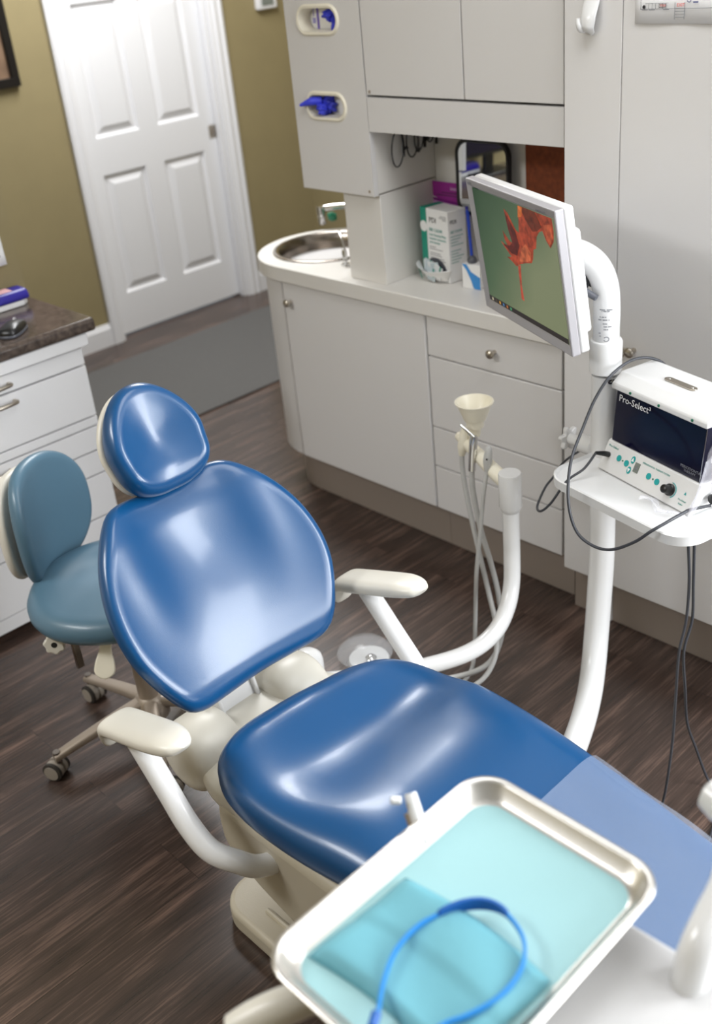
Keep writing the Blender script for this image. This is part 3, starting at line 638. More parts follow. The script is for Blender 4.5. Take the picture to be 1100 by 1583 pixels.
# ================================================================ DESK
t = thing('desk_cabinet', 'white drawer cabinet with nickel pulls under the dark desk top', 'cabinet', (1.0, 2.85, 0))
DX = 1.372; DY = 2.684
MB().box(-0.6, DX - 0.002, DY + 0.019, 3.04, 0.035, 0.80).build('body', M_whitecab, t, smooth=False)
MB().box(-0.6, DX + 0.02, DY - 0.012, DY + 0.02, 0.800, 0.836).box(-0.6, DX + 0.02, DY + 0.02, 3.04, 0.80, 0.836).build('top_rail', M_whitecab, t, bevel=0.002)
def pull(x, z, par):
    MB().tube([(x - 0.13, DY - 0.001, z), (x - 0.128, DY - 0.022, z + 0.002), (x - 0.065, DY - 0.030, z + 0.003), (x - 0.004, DY - 0.022, z + 0.002), (x, DY - 0.001, z)], 0.006, 8).build('handle', M_nickel, par)
for zs in ((0.745, 0.797, 1.13), (0.584, 0.742, 1.135), (0.553, 0.582, None), (0.476, 0.551, 1.07), (0.400, 0.474, 1.03), (0.259, 0.398, 1.005), (0.082, 0.257, None)):
    d = MB().box(-0.6, DX, DY, DY + 0.018, zs[0], zs[1] - 0.0025).build('drawer', M_whitecab, t, bevel=0.0012)
    if zs[2]: pull(zs[2], (zs[1] - 0.027) if zs[0] != 0.745 else 0.768, d)
MB().box(-0.6, DX, DY + 0.001, DY + 0.02, 0.034, 0.079).build('plinth_rail', M_whitecab, t, bevel=0.001)
o = MB().prism([(-0.6, 2.668, 0.838), (-0.6, 2.662, 0.845), (-0.6, 2.662, 0.868), (-0.6, 2.670, 0.876), (-0.6, 3.0448, 0.876), (-0.6, 3.0448, 0.838)], (2.02, 0, 0)).build('desk_worktop', M_granite, smooth=False, bevel=0.004)
tag(o, 'dark mottled brown worktop on the white drawer cabinet', 'worktop')
# mouse
t = thing('computer_mouse', 'glossy black computer mouse on the dark desk worktop', 'mouse', (1.22, 2.76, 0.876))
mo_out = [(0.052, 0), (0.045, 0.024), (0.015, 0.030), (-0.02, 0.030), (-0.048, 0.022), (-0.055, 0), (-0.048, -0.022), (-0.02, -0.030), (0.015, -0.030), (0.045, -0.024)]
mu_ = Vector((0.75, 0.66, 0)).normalized(); mv_ = Vector((-mu_.y, mu_.x, 0))
cushion(mo_out, (1.215, 2.755, 0.877), mu_, mv_, Z_, 0.018, 0.010, lambda u, v: 0.016 * (1 - (u / 0.06) ** 2) * (1 - (v / 0.035) ** 2), rings=8, n=40).build('shell', M_black, t)
MB().lathe([(0.003, -0.003), (0.008, -0.002), (0.008, 0.002), (0.003, 0.003)], Vector((1.215, 2.755, 0.906)) + mu_ * 0.025, mv_, 16).build('scroll_wheel', M_silver, t)
cushion([(a * 1.02, b * 1.04) for a, b in mo_out], (1.215, 2.755, 0.8765), mu_, mv_, Z_, 0.010, 0.004, rings=4, n=40).build('side_band', M_darkgrey, t)
# navy box with pink note
t = thing('navy_box', 'navy blue case with white base and pink note on the desk top', 'box', (1.2, 2.95, 0.876))
MB().prism([(x, y, 0.877) for x, y in ((0.95, 2.965), (1.365, 2.965), (1.385, 2.985), (1.385, 3.028), (0.95, 3.028))], (0, 0, 0.016)).build('base', M_white, t, bevel=0.003)
MB().prism([(0.95, 2.963, 0.894), (0.95, 2.963, 0.908), (0.95, 2.975, 0.925), (0.95, 3.030, 0.925), (0.95, 3.030, 0.894)], (0.437, 0, 0)).build('lid', M_navy, t, bevel=0.008)
MB().box(1.10, 1.342, 2.98, 3.025, 0.9255, 0.9262).build('note', M_pink, t)

# screen added left of the mouse, out of view, so the mirror reflects dark
t = thing('added_dark_screen', 'black computer screen added on the desk out of view to darken the niche mirror', 'computer screen', (0.92, 2.93, 0.876))
MB().box(0.70, 1.14, 2.905, 2.935, 0.96, 1.30).build('panel_housing', M_black, t, bevel=0.005)
MB().box(0.715, 1.125, 2.9035, 2.905, 0.975, 1.285).build('dark_display', M_uv, t)
MB().box(0.89, 0.95, 2.936, 2.955, 0.885, 1.10).build('stand_neck', M_black, t, bevel=0.003)
MB().box(0.80, 1.04, 2.87, 3.00, 0.8765, 0.886).build('stand_foot', M_black, t, bevel=0.003)

# ================================================================ DENTAL CHAIR
AX = 1.005; TH = R(56)
t = thing('dental_chair', 'blue upholstered dental chair with white armrests and putty base', 'dental chair', (1.0, 1.05, 0))
ev = Vector((0, math.cos(TH), math.sin(TH))); en = Vector((0, -math.sin(TH), math.cos(TH)))
half = [(0, 0.440), (0.045, 0.443), (0.10, 0.447), (0.140, 0.440), (0.172, 0.416), (0.210, 0.368), (0.237, 0.318), (0.255, 0.262), (0.262, 0.200), (0.257, 0.145), (0.242, 0.098), (0.220, 0.052), (0.200, 0.020), (0.182, 0.004), (0.150, -0.004), (0.09, -0.003), (0, 0.0)]
outl = half + [(-u, v) for u, v in half[-2:0:-1]]
def btop(u, v):
    c = 0.040 * (abs(u) / 0.25) ** 2.2                        # raised side wings
    lum = 0.004 * math.exp(-((v - 0.12) / 0.09) ** 2) * (1 - (u / 0.26) ** 2)
    dip = -0.010 * math.exp(-((v - 0.30) / 0.10) ** 2) * math.exp(-(u / 0.12) ** 2)
    roll = -0.014 * sm(0.36, 0.45, v) - 0.012 * sm(0.05, -0.01, v)
    rib = 0.006 * math.exp(-((abs(u) - 0.155) / 0.045) ** 2) * sm(0.1, 0.3, v)
    return c + lum + dip + roll + rib * 1.3
bo = Vector((AX, 1.472, 0.452))
br_ = cushion(outl, bo, X_, ev, en, 0.046, 0.020, btop, back=0.050, n=110, rings=22, backfn=lambda u, v: 0.030 * (abs(u) / 0.25) ** 2.2).build('backrest', M_blue, t, angle=180)
sh_o = [(u * 0.90, 0.225 + (v - 0.225) * 0.90) for u, v in outl]
cushion(sh_o, bo - en * 0.052, X_, ev, en, 0.022, 0.010, lambda u, v: 0.02 * (abs(u) / 0.25) ** 2, back=0.018, n=80, rings=10).build('back_shell', M_beige, t, angle=180)
# headrest
TH2 = R(64); hv = Vector((0, math.cos(TH2), math.sin(TH2))); hn = Vector((0, -math.sin(TH2), math.cos(TH2)))
ho = bo + ev * 0.43
hh_ = [(0, -0.006), (0.04, -0.004), (0.078, 0.010), (0.100, 0.038), (0.108, 0.075), (0.110, 0.112), (0.098, 0.152), (0.072, 0.192), (0.037, 0.220), (0, 0.229)]
hout = hh_ + [(-u, v) for u, v in hh_[-2:0:-1]]
def htop(u, v): return 0.020 * (abs(u) / 0.10) ** 2 - 0.007 * math.exp(-(((v - 0.115) / 0.05) ** 2 + (u / 0.045) ** 2)) + 0.006 * math.exp(-((v - 0.04) / 0.03) ** 2)
cushion(hout, ho + Vector((0.004, -0.004, 0)), X_, hv, hn, 0.056, 0.024, htop, back=0.034, n=80, rings=16).build('headrest', M_blue, t, angle=180)
cushion([(u * 0.96 - 0.002, 0.115 + (v - 0.115) * 0.94) for u, v in hout], ho + hn * -0.022, X_, hv, hn, 0.014, 0.006, back=0.010, n=64, rings=6, backfn=lambda u, v: -0.01 * (1 - (u / 0.12) ** 2)).build('headrest_shell', M_beige, t, angle=180)
MB().obox(ho + hn * -0.075 + hv * -0.04, X_, hv, hn, 0.05, 0.22, 0.010).build('headrest_slide', M_steel, t, bevel=0.003)
# seat
st_ = [  # y, half-width, top z, bottom z
 (1.402, 0.02, 0.400, 0.385), (1.400, 0.085, 0.418, 0.365), (1.394, 0.145, 0.430, 0.352), (1.380, 0.190, 0.440, 0.345), (1.355, 0.226, 0.447, 0.340), (1.315, 0.249, 0.452, 0.338), (1.26, 0.262, 0.453, 0.337),
 (1.19, 0.267, 0.453, 0.338), (1.10, 0.264, 0.454, 0.342), (1.00, 0.254, 0.456, 0.350), (0.90, 0.242, 0.456, 0.360), (0.80, 0.228, 0.452, 0.372), (0.70, 0.214, 0.446, 0.378), (0.60, 0.200, 0.438, 0.376), (0.50, 0.189, 0.428, 0.368),
 (0.40, 0.181, 0.416, 0.358), (0.30, 0.172, 0.402, 0.345), (0.24, 0.155, 0.392, 0.338), (0.20, 0.115, 0.384, 0.335), (0.185, 0.06, 0.376, 0.338), (0.182, 0.01, 0.366, 0.346)]
def seat_surf():
    ys = [s[0] for s in st_]; pts = [Vector((i, 0, 0)) for i in range(len(st_))]
    A = spline([Vector((s[0], s[1], s[2])) for s in st_], 5); B = spline([Vector((s[0], s[3], 0)) for s in st_], 5)
    N = 56; vs = []; fs = []
    for a, b in zip(A, B):
        y, hw, zt, zb = a.x, a.y, a.z, b.y
        for k in range(N):
            th = 2 * PI * k / N; c, s_ = math.cos(th), math.sin(th)
            ex = 0.52 if s_ >= 0 else 0.8
            x = hw * (abs(c) ** 0.62) * (1 if c >= 0 else -1)
            zc = zb + (zt - zb) * 0.48
            u = x / max(hw, 1e-3)
            if s_ >= 0:
                z = zc + (zt - zc) * s_ ** 0.55
                w_ = s_ ** 0.5
                up = sm(0.30, 0.9, abs(u)) * 0.010 * sm(0.75, 0.95, y) * (1 - sm(1.33, 1.40, y) * 0.3)     # hip bolster
                scoop = -0.024 * math.exp(-((y - 1.20) / 0.10) ** 2) * (1 - abs(u) ** 2.2)
                lip_ = 0.006 * math.exp(-((y - 1.355) / 0.04) ** 2) * (1 - 0.4 * abs(u))
                th_ = 0.014 * math.exp(-((y - 0.98) / 0.12) ** 2) * (1 - (abs(u) - 0.45) ** 2 * 2)
                leg = 0.010 * sm(0.3, 0.9, abs(u)) * (1 - sm(0.75, 0.95, y))
                z += (up + scoop + lip_ + th_ + leg) * w_
            else:
                z = zc - (zc - zb) * (-s_) ** 0.75
            vs.append((AX + x, y - 0.05 * (x + 0.06) * sm(1.05, 1.25, y), z - 0.020 * sm(-0.05, 0.2, x) * sm(1.1, 1.25, y)))
    n = len(A)
    fs = [(i * N + k, i * N + (k + 1) % N, (i + 1) * N + (k + 1) % N, (i + 1) * N + k) for i in range(n - 1) for k in range(N)] + [tuple(range(N)), tuple(range((n - 1) * N, n * N))]
    return MB().add(vs, fs), A, N, vs
smb, A_, N_, SV = seat_surf()
smb.build('seat_and_legrest', M_blue, t, angle=180)
# clear foot cover hugging the legrest
vs = []; rows = [i for i, a in enumerate(A_) if a.x <= 0.835]
ks = list(range(-3, N_ // 2 + 4))
for i in rows:
    for k in ks:
        p = Vector(SV[i * N_ + k % N_]); c = Vector((AX, p.y, 0.39)); d_ = (p - c).normalized()
        wob = 0.0060 + 0.0020 * math.sin(p.y * 31 + p.x * 17) + 0.0016 * math.sin(p.y * 13 - p.x * 62 + 2 * math.sin(p.y * 9))
        vs.append(p + d_ * wob)
nk = len(ks)
MB().add(vs, [(i * nk + k, i * nk + k + 1, (i + 1) * nk + k + 1, (i + 1) * nk + k) for i in range(len(rows) - 1) for k in range(nk - 1)]).build('clear_foot_cover', M_film, t, angle=180)
# under-seat pan and rear hinge lobes
def pan_f(u, v):
    a = 2 * PI * u; y = 1.625 - 1.0 * v
    hw = 0.222 * math.sqrt(max(0.0, 1 - ((0.22 - v) / 0.22) ** 2)) if v < 0.22 else 0.222 - 0.03 * (v - 0.22)
    hw = max(hw, 0.01); zt = 0.318 + 0.02 * sm(0, 0.3, v); zb = 0.225 + 0.05 * (1 - sm(0, 0.2, v))
    c, s_ = math.cos(a), math.sin(a); m_ = (zt + zb) / 2
    return Vector((AX + 0.01 + hw * abs(c) ** 0.7 * (1 if c > 0 else -1), y, m_ + (zt - zb) / 2 * abs(s_) ** 0.7 * (1 if s_ > 0 else -1)))
MB().grid(pan_f, 40, 40, True).build('seat_pan', M_beige, t, angle=180)
for s_, nm in ((-1, 'hinge_cover'), (1, 'hinge_cover')):
    cx = AX - 0.015 + s_ * 0.125
    def lobe(u, v, cx=cx, s_=s_):
        a = PI * (u - 0.5) ; b = PI * v
        sb = max(0.0, math.sin(b)) ** 0.42; cb = math.cos(b); return Vector((cx + 0.068 * abs(cb) ** 0.75 * (1 if cb > 0 else -1), 1.550 + 0.090 * sb * math.sin(2 * PI * u), 0.290 + 0.080 * sb * math.cos(2 * PI * u)))
    MB().grid(lobe, 32, 20, True).build(nm, M_beige, t, angle=180)
MB().obox((AX - 0.017, 1.600, 0.350), X_, Vector((0, 0.34, 0.94)), Vector((0, -0.94, 0.34)), 0.096, 0.17, 0.02).build('backrest_bracket', M_white, t, bevel=0.006)
MB().obox((AX - 0.065, 1.596, 0.350), X_, Vector((0, 0.34, 0.94)), Vector((0, -0.94, 0.34)), 0.009, 0.17, 0.036).obox((AX + 0.031, 1.596, 0.350), X_, Vector((0, 0.34, 0.94)), Vector((0, -0.94, 0.34)), 0.009, 0.17, 0.036).build('bracket_flange', M_white, t, bevel=0.003)
# the upholstery is 96 % of the size drafted above and sits at a seat height of half a metre
def resize(objs, k, dz):
    for q in objs: q.data.transform(Matrix.Translation((0, 0, dz)) @ Matrix.Scale(k, 4))
resize([q for q in t.children], 0.963, 0.0666)
done_parts = set(q.name for q in t.children)
# armrests
TA = R(18); ad = Vector((0, -math.cos(TA), math.sin(TA))); an_ = Vector((0, math.sin(TA), math.cos(TA)))
for s_, xx in ((-1, 0.640), (1, 1.222)):
    L_ = 0.315
    def padf(u, v, xx=xx):
        a = 2 * PI * u; c, sn = math.cos(a), math.sin(a)
        q = 2 * v - 1; wd = 0.039 * max(0.0001, (1 - abs(q) ** 5)) ** 0.5; thk = 0.017 * max(0.0001, (1 - abs(q) ** 6)) ** 0.5
        curl = sm(0.30, 0.0, v)
        along = (q * L_ / 2) + 0.03 * curl
        p = Vector((xx, 1.366, 0.598)) + ad * along
        p += an_ * (-0.045 * curl * curl - 0.004 * sm(0.8, 1, v))
        p += X_ * (wd * (abs(c) ** 0.7) * (1 if c > 0 else -1)) + an_ * (thk * (abs(sn) ** 0.8) * (1 if sn > 0 else -1)) 
        return p
    MB().grid(padf, 28, 36, True).build('armrest_pad', M_beige, t, angle=180)
    x2 = AX + s_ * 0.20
    MB().tube([(xx, 1.385, 0.575), (xx, 1.352, 0.540), (xx, 1.305, 0.490), (xx, 1.258, 0.440), (xx - s_ * 0.008, 1.215, 0.402), (xx - s_ * 0.035, 1.180, 0.378), (xx - s_ * 0.075, 1.165, 0.345), (x2, 1.160, 0.318), (x2 - s_ * 0.08, 1.16, 0.300)], 0.0205, 20).build('armrest_tube', M_white, t)
    MB().obox((xx, 1.375, 0.581), X_, ad, an_, 0.035, 0.12, 0.012).build('armrest_mount', M_white, t, bevel=0.003)
resize([q for q in t.children if q.name not in done_parts], 1.04, -0.072)
# pedestal and base
pp = [(1.372, 0.335), (1.379, 0.285), (1.376, 0.232), (1.34, 0.189), (1.265, 0.160), (1.165, 0.134), (1.02, 0.085), (0.94, 0.062), (0.62, 0.062), (0.56, 0.10), (0.55, 0.30), (0.60, 0.345), (1.0, 0.345)]
MB().prism([(0.762, y, z) for y, z in pp], (0.486, 0, 0)).build('lift_cover', M_base, t, bevel=0.022, bseg=5)
def lowcov(u, v):
    a = 2 * PI * u; c, s_ = math.cos(a), math.sin(a); ex = 0.4
    k = 0.93 - 0.06 * v ** 2
    return Vector((AX - 0.0 + 0.19 * k * abs(c) ** ex * (1 if c > 0 else -1), 0.98 + 0.40 * k * abs(s_) ** ex * (1 if s_ > 0 else -1), 0.058 + 0.03 * v))
bo_ = stadium(0.53, 0.98, 10, 0.07)
bs = MB().prism([(AX + 0.0 + a, 0.92 + b, 0.001) for a, b in bo_], (0, 0, 0.052)).build('base_plate', M_base, t, bevel=0.012, bseg=4)
MB().tube([(AX - 0.215, 1.30, 0.055), (AX - 0.215, 0.62, 0.055), (AX - 0.20, 0.60, 0.055)], 0.006, 8, smooth=0).build('base_rib', M_base, bs)
MB().grid(lowcov, 56, 5, True).build('base_skirt', M_base, t)
# delivery/cuspidor column stub at the rear right of the chair
cs = MB().lathe([(0.037, 0), (0.037, 0.085), (0.040, 0.087), (0.040, 0.093), (0.036, 0.096), (0.036, 0.165), (0.033, 0.178), (0.022, 0.188), (0.002, 0.192)], (1.195, 1.585, 0.14)).build('rear_pivot_post', M_white, t)
MB().tube([(1.19, 1.58, 0.16), (1.12, 1.45, 0.17), (1.05, 1.30, 0.20)], 0.03).build('pivot_arm', M_white, t)

# ================================================================ SUCTION STAND
t = thing('suction_stand', 'white bent suction stand with cup holder rising behind the chair', 'suction stand', (1.73, 1.41, 0.2))
pc = Vector((1.715, 1.395, 0))
MB().tube([(1.22, 1.575, 0.235), (1.32, 1.50, 0.228), (1.42, 1.432, 0.226), (1.52, 1.38, 0.232), (1.60, 1.365, 0.25), (1.66, 1.372, 0.285), (1.700, 1.386, 0.335), (pc.x, pc.y, 0.41), (pc.x, pc.y, 0.46), (pc.x, pc.y, 0.54)], 0.0205, 20).build('arm_tube', M_white, t)
MB().lathe([(0.020, 0), (0.024, 0.008), (0.0275, 0.016), (0.0275, 0.10), (0.026, 0.104), (0.002, 0.105)], (pc.x, pc.y, 0.53)).build('swivel_collar', M_white, t, angle=50)
MB().tube([(1.718, 1.41, 0.605), (1.726, 1.45, 0.616), (1.744, 1.51, 0.632), (1.765, 1.575, 0.648), (1.772, 1.60, 0.652)], [0.020, 0.0185, 0.0165, 0.0145, 0.012]).build('holder_bar', M_cream, t)
# saliva cup
t2 = thing('funnel_cup', 'cream funnel shaped cup on top of the suction arm', 'cup', (1.775, 1.545, 0.66))
MB().lathe([(0.012, 0.0), (0.014, 0.012), (0.0135, 0.022), (0.021, 0.024), (0.023, 0.042), (0.027, 0.044), (0.043, 0.086), (0.047, 0.088), (0.0475, 0.091), (0.044, 0.091), (0.025, 0.046), (0.018, 0.040), (0.001, 0.036)], (1.772, 1.545, 0.668), seg=40).build('cup_body', M_cream, t2, angle=35)
MB().lathe([(0.008, 0), (0.009, 0.03), (0.006, 0.045)], (1.770, 1.553, 0.635)).build('stem', M_cream, t2)
# instruments with hoses
def instrument(lab, name, parts, hose, hr):
    q = thing(name, lab, 'suction handpiece', parts[0][0][0], 'suction handpieces on the holder bar')
    for nm, (pts, r_), m in [(p[2], (p[0], p[1]), p[3]) for p in parts]: MB().tube(pts, r_, 14).build(nm, m, q)
    MB().tube(hose, hr, 10, smooth=8).build('hose', M_hose, q)
instrument('ivory oval suction handpiece leftmost on the holder bar', 'suction_handpiece',
    [([(1.752, 1.575, 0.613), (1.754, 1.573, 0.635), (1.756, 1.57, 0.665), (1.758, 1.568, 0.69)], [0.008, 0.013, 0.011, 0.005], 'body', M_cream)],
    [(1.752, 1.575, 0.615), (1.748, 1.57, 0.56), (1.735, 1.54, 0.46), (1.718, 1.50, 0.36), (1.712, 1.47, 0.26), (1.70, 1.44, 0.17), (1.66, 1.42, 0.10), (1.60, 1.44, 0.05), (1.50, 1.52, 0.03), (1.36, 1.62, 0.06), (1.23, 1.60, 0.20)], 0.0065)
instrument('chrome suction tip handpiece in the middle of the holder bar', 'suction_handpiece',
    [([(1.722, 1.518, 0.60), (1.724, 1.516, 0.64), (1.727, 1.514, 0.675), (1.729, 1.513, 0.692)], [0.009, 0.009, 0.010, 0.009], 'body', M_chrome), ([(1.729, 1.513, 0.688), (1.728, 1.530, 0.700), (1.727, 1.552, 0.712)], [0.006, 0.004, 0.003], 'tip', M_chrome)],
    [(1.722, 1.518, 0.605), (1.719, 1.515, 0.55), (1.724, 1.50, 0.44), (1.735, 1.48, 0.34), (1.738, 1.46, 0.24), (1.72, 1.44, 0.14), (1.67, 1.46, 0.06), (1.58, 1.55, 0.025), (1.45, 1.66, 0.04), (1.30, 1.68, 0.14), (1.225, 1.605, 0.27)], 0.007)
instrument('small grey valve handpiece with black dot next to the swivel collar', 'suction_handpiece',
    [([(1.712, 1.462, 0.618), (1.716, 1.462, 0.645), (1.720, 1.461, 0.672), (1.721, 1.461, 0.682)], [0.006, 0.011, 0.009, 0.005], 'body', M_hose), ([(1.7065, 1.4565, 0.655), (1.7045, 1.4545, 0.6555)], 0.0022, 'dot', M_black)],
    [(1.712, 1.462, 0.62), (1.700, 1.465, 0.56), (1.695, 1.475, 0.46), (1.69, 1.49, 0.33), (1.688, 1.50, 0.18), (1.686, 1.505, 0.10), (1.66, 1.50, 0.03), (1.58, 1.50, 0.012), (1.46, 1.52, 0.012), (1.33, 1.53, 0.08), (1.225, 1.57, 0.25)], 0.0055)
# foot control
t = thing('foot_control', 'clear topped chrome foot control on the floor behind the chair', 'foot control', (1.52, 1.80, 0))
MB().lathe([(0.055, 0.001), (0.058, 0.006), (0.055, 0.014), (0.002, 0.016)], (1.545, 1.77, 0)).build('base', M_white, t)
MB().lathe([(0.075, 0.018), (0.078, 0.022), (0.06, 0.042), (0.03, 0.052), (0.002, 0.054)], (1.55, 1.79, 0)).build('clear_dome', M_lens, t)
MB().lathe([(0.016, 0.016), (0.016, 0.03), (0.01, 0.036), (0.001, 0.038)], (1.535, 1.75, 0)).build('chrome_button', M_chrome, t)

# ================================================================ MONITOR ARM + SHELF
PX, PY = 1.800, 1.195
t = thing('equipment_pole', 'tall white bent pole carrying the monitor and the shelf', 'pole', (PX, PY, 0.3))
MB().tube([(1.21, 1.0, 0.14), (1.33, 1.02, 0.13), (1.46, 1.05, 0.122), (1.58, 1.095, 0.122), (1.67, 1.135, 0.137), (1.73, 1.165, 0.175), (1.768, 1.184, 0.24), (1.790, 1.193, 0.33), (PX, PY, 0.44), (PX, PY, 0.56), (PX, PY, 0.90)], 0.0295, 24).build('lower_tube', M_white, t)
MB().lathe([(0.0295, 0), (0.0345, 0.003), (0.0345, 0.070), (0.0325, 0.074), (0.0275, 0.075)], (PX, PY, 0.905)).build('sleeve', M_white, t)
MB().tube([(PX, PY, 0.91), (PX, PY, 0.994), (PX, PY, 1.057), (PX - 0.002, PY + 0.006, 1.104), (PX - 0.008, PY + 0.026, 1.141), (PX - 0.019, PY + 0.063, 1.162), (PX - 0.031, PY + 0.110, 1.162), (PX - 0.037, PY + 0.141, 1.160)], 0.0278, 24).build('upper_arch', M_white, t)
MB().lathe([(0.008, 0), (0.008, 0.003), (0.0035, 0.0032), (0.0035, 0.001)], (PX - 0.017, PY - 0.0245, 0.896), (-0.55, -0.83, 0), 16).build('screw', M_chrome, t)
vdir = Vector((-0.60, -0.80, 0)); sdir = Vector((0.80, -0.60, 0))
def on_pole(ang, z, r_=0.0283):
    a = math.atan2(vdir.y, vdir.x) + ang; return Vector((PX + r_ * math.cos(a), PY + r_ * math.sin(a), z))
mb = MB()
for i, (z, a0, a1) in enumerate(((1.085, -0.95, 0.1), (1.082, -0.7, -0.1), (1.070, -0.85, -0.35), (1.064, -0.95, -0.1), (1.056, -0.6, -0.25), (1.050, -0.6, 0.05), (1.044, -0.55, -0.2), (1.036, -0.9, -0.75), (1.030, -0.85, -0.7), (1.012, -0.9, 0.0))):
    k = 10
    for j in range(k):
        if (j * 7 + i * 3) % 5 == 0: continue
        a = a0 + (a1 - a0) * j / k; b = a0 + (a1 - a0) * (j + 0.8) / k
        z_ = 1.8 - (1.8 - z) * 1.0465; mb.add([on_pole(a, z_), on_pole(b, z_), on_pole(b, z_ + 0.0022), on_pole(a, z_ + 0.0022)], [(0, 1, 2, 3)])
for k in range(16):
    if k in (7, 8): continue
    a = 2 * PI * k / 16; b = 2 * PI * (k + 0.8) / 16; c_ = -0.32
    mb.add([on_pole(c_ + 0.22 * math.cos(a), 0.989 + 0.0058 * math.sin(a)), on_pole(c_ + 0.22 * math.cos(b), 0.989 + 0.0058 * math.sin(b)), on_pole(c_ + 0.16 * math.cos(b), 0.989 + 0.0043 * math.sin(b)), on_pole(c_ + 0.16 * math.cos(a), 0.989 + 0.0043 * math.sin(a))], [(0, 1, 2, 3)])
mb.build('rating_label_print', M_greyink, t, smooth=False)
# grey hinge lever
MB().tube([(PX - 0.047, PY + 0.084, 1.125), (PX - 0.043, PY + 0.052, 1.104), (PX - 0.038, PY + 0.0, 1.080)], [0.0095, 0.0085, 0.0065], 12).build('grey_lever', M_darkgrey, t)
MB().lathe([(0.010, 0), (0.011, 0.003), (0.006, 0.005), (0.001, 0.005)], (PX - 0.055, PY + 0.078, 1.126), (-0.7, -0.7, 0.1)).build('lever_bolt', M_darkgrey, t)
# monitor
t = thing('monitor', 'silver flat monitor showing a red maple leaf on green', 'monitor', (1.706, 1.355, 1.0))
mc = Vector((1.706, 1.355, 1.144)); eu_ = Vector((-0.419, -0.908, 0.010)).normalized(); evd = Vector((0.121, -0.045, -0.992)); evd = (evd - eu_ * evd.dot(eu_)).normalized(); evu = -evd
enf = eu_.cross(evu); 
if enf.x > 0: enf = -enf
MW, MH = 0.3955, 0.3014
def mp_(a, b, c=0.0): return mc + eu_ * a + evu * b + enf * c
# bezel as a frame
fr = [(-MW / 2, -MH / 2), (MW / 2, -MH / 2), (MW / 2, MH / 2), (-MW / 2, MH / 2)]
il, ir, ib, it_ = -MW / 2 + 0.018, MW / 2 - 0.018, -MH / 2 + 0.021, MH / 2 - 0.020
inn = [(il, ib), (ir, ib), (ir, it_), (il, it_)]
vs = [mp_(a, b, 0) for a, b in fr] + [mp_(a * 1.0, b, -0.006) for a, b in inn] + [mp_(a, b, -0.020) for a, b in fr] + [mp_(a, b, -0.020) for a, b in inn]
fs = []
for k in range(4):
    k2 = (k + 1) % 4; fs += [(k, k2, 4 + k2, 4 + k), (k, k2, 8 + k2, 8 + k), (4 + k, 4 + k2, 12 + k2, 12 + k), (8 + k, 8 + k2, 12 + k2, 12 + k)]
MB().add(vs, fs).build('bezel', M_silver, t, bevel=0.003, smooth=False)
MB().obox(mp_(0, 0, -0.031), eu_, evu, enf, MW - 0.001, MH - 0.001, 0.022).build('back_case', M_white, t, bevel=0.005)
MB().obox(mp_(0.0, -0.012, -0.052), eu_, evu, enf, MW * 0.90, MH * 0.72, 0.022).build('rear_bulge', M_white, t, bevel=0.009, bseg=3)
MB().obox(mp_(-0.0, 0.0, -0.072), eu_, evu, enf, 0.10, 0.10, 0.02).build('mount_plate', M_white, t, bevel=0.003)
# screen
def screen_mat():
    m = bpy.data.materials.new('screen_picture'); m.use_nodes = True; nt = m.node_tree; N = nt.nodes; L = nt.links; b = N['Principled BSDF']
    b.inputs['Base Color'].default_value = (0.01, 0.01, 0.01, 1); b.inputs['Roughness'].default_value = 0.3
    at = N.new('ShaderNodeUVMap'); sx = N.new('ShaderNodeSeparateXYZ'); L.new(at.outputs[0], sx.inputs[0])
    n = N.new('ShaderNodeTexNoise'); n.inputs['Scale'].default_value = 1.6; n.inputs['Detail'].default_value = 1; L.new(at.outputs[0], n.inputs['Vector'])
    a1 = N.new('ShaderNodeMath'); a1.operation = 'MULTIPLY_ADD'; a1.inputs[1].default_value = 0.75; L.new(sx.outputs[0], a1.inputs[0])
    a2 = N.new('ShaderNodeMath'); a2.operation = 'MULTIPLY_ADD'; a2.inputs[1].default_value = -0.55; a2.inputs[2].default_value = 0.50; L.new(sx.outputs[1], a2.inputs[0]); L.new(a2.outputs[0], a1.inputs[2])
    a3 = N.new('ShaderNodeMath'); a3.operation = 'MULTIPLY_ADD'; a3.inputs[1].default_value = 0.35; L.new(n.outputs['Fac'], a3.inputs[0]); L.new(a1.outputs[0], a3.inputs[2])
    r = N.new('ShaderNodeValToRGB'); r.color_ramp.elements[0].position = 0.2; r.color_ramp.elements[1].position = 1.15
    r.color_ramp.elements[0].color = lin((30, 70, 45)); r.color_ramp.elements[1].color = lin((138, 146, 112)); e = r.color_ramp.elements.new(0.6); e.color = lin((84, 110, 80))
    L.new(a3.outputs[0], r.inputs[0]); L.new(r.outputs[0], b.inputs['Emission Color']); b.inputs['Emission Strength'].default_value = 0.62
    return m
scr = MB().add([mp_(il, ib, -0.0055), mp_(ir, ib, -0.0055), mp_(ir, it_, -0.0055), mp_(il, it_, -0.0055)], [(0, 1, 2, 3)]).build('screen', screen_mat(), t, smooth=False)
uvl = scr.data.uv_layers.new(name='UVMap')
for poly in scr.data.polygons:
    for li in poly.loop_indices:
        co = scr.data.vertices[scr.data.loops[li].vertex_index].co - mc
        uvl.data[li].uv = ((co.dot(eu_) - il) / (ir - il), (co.dot(evu) - ib) / (it_ - ib))
SW, SH_ = ir - il, it_ - ib
def sp(u, v, c=-0.005): return mp_(il + u * SW, ib + v * SH_, c)
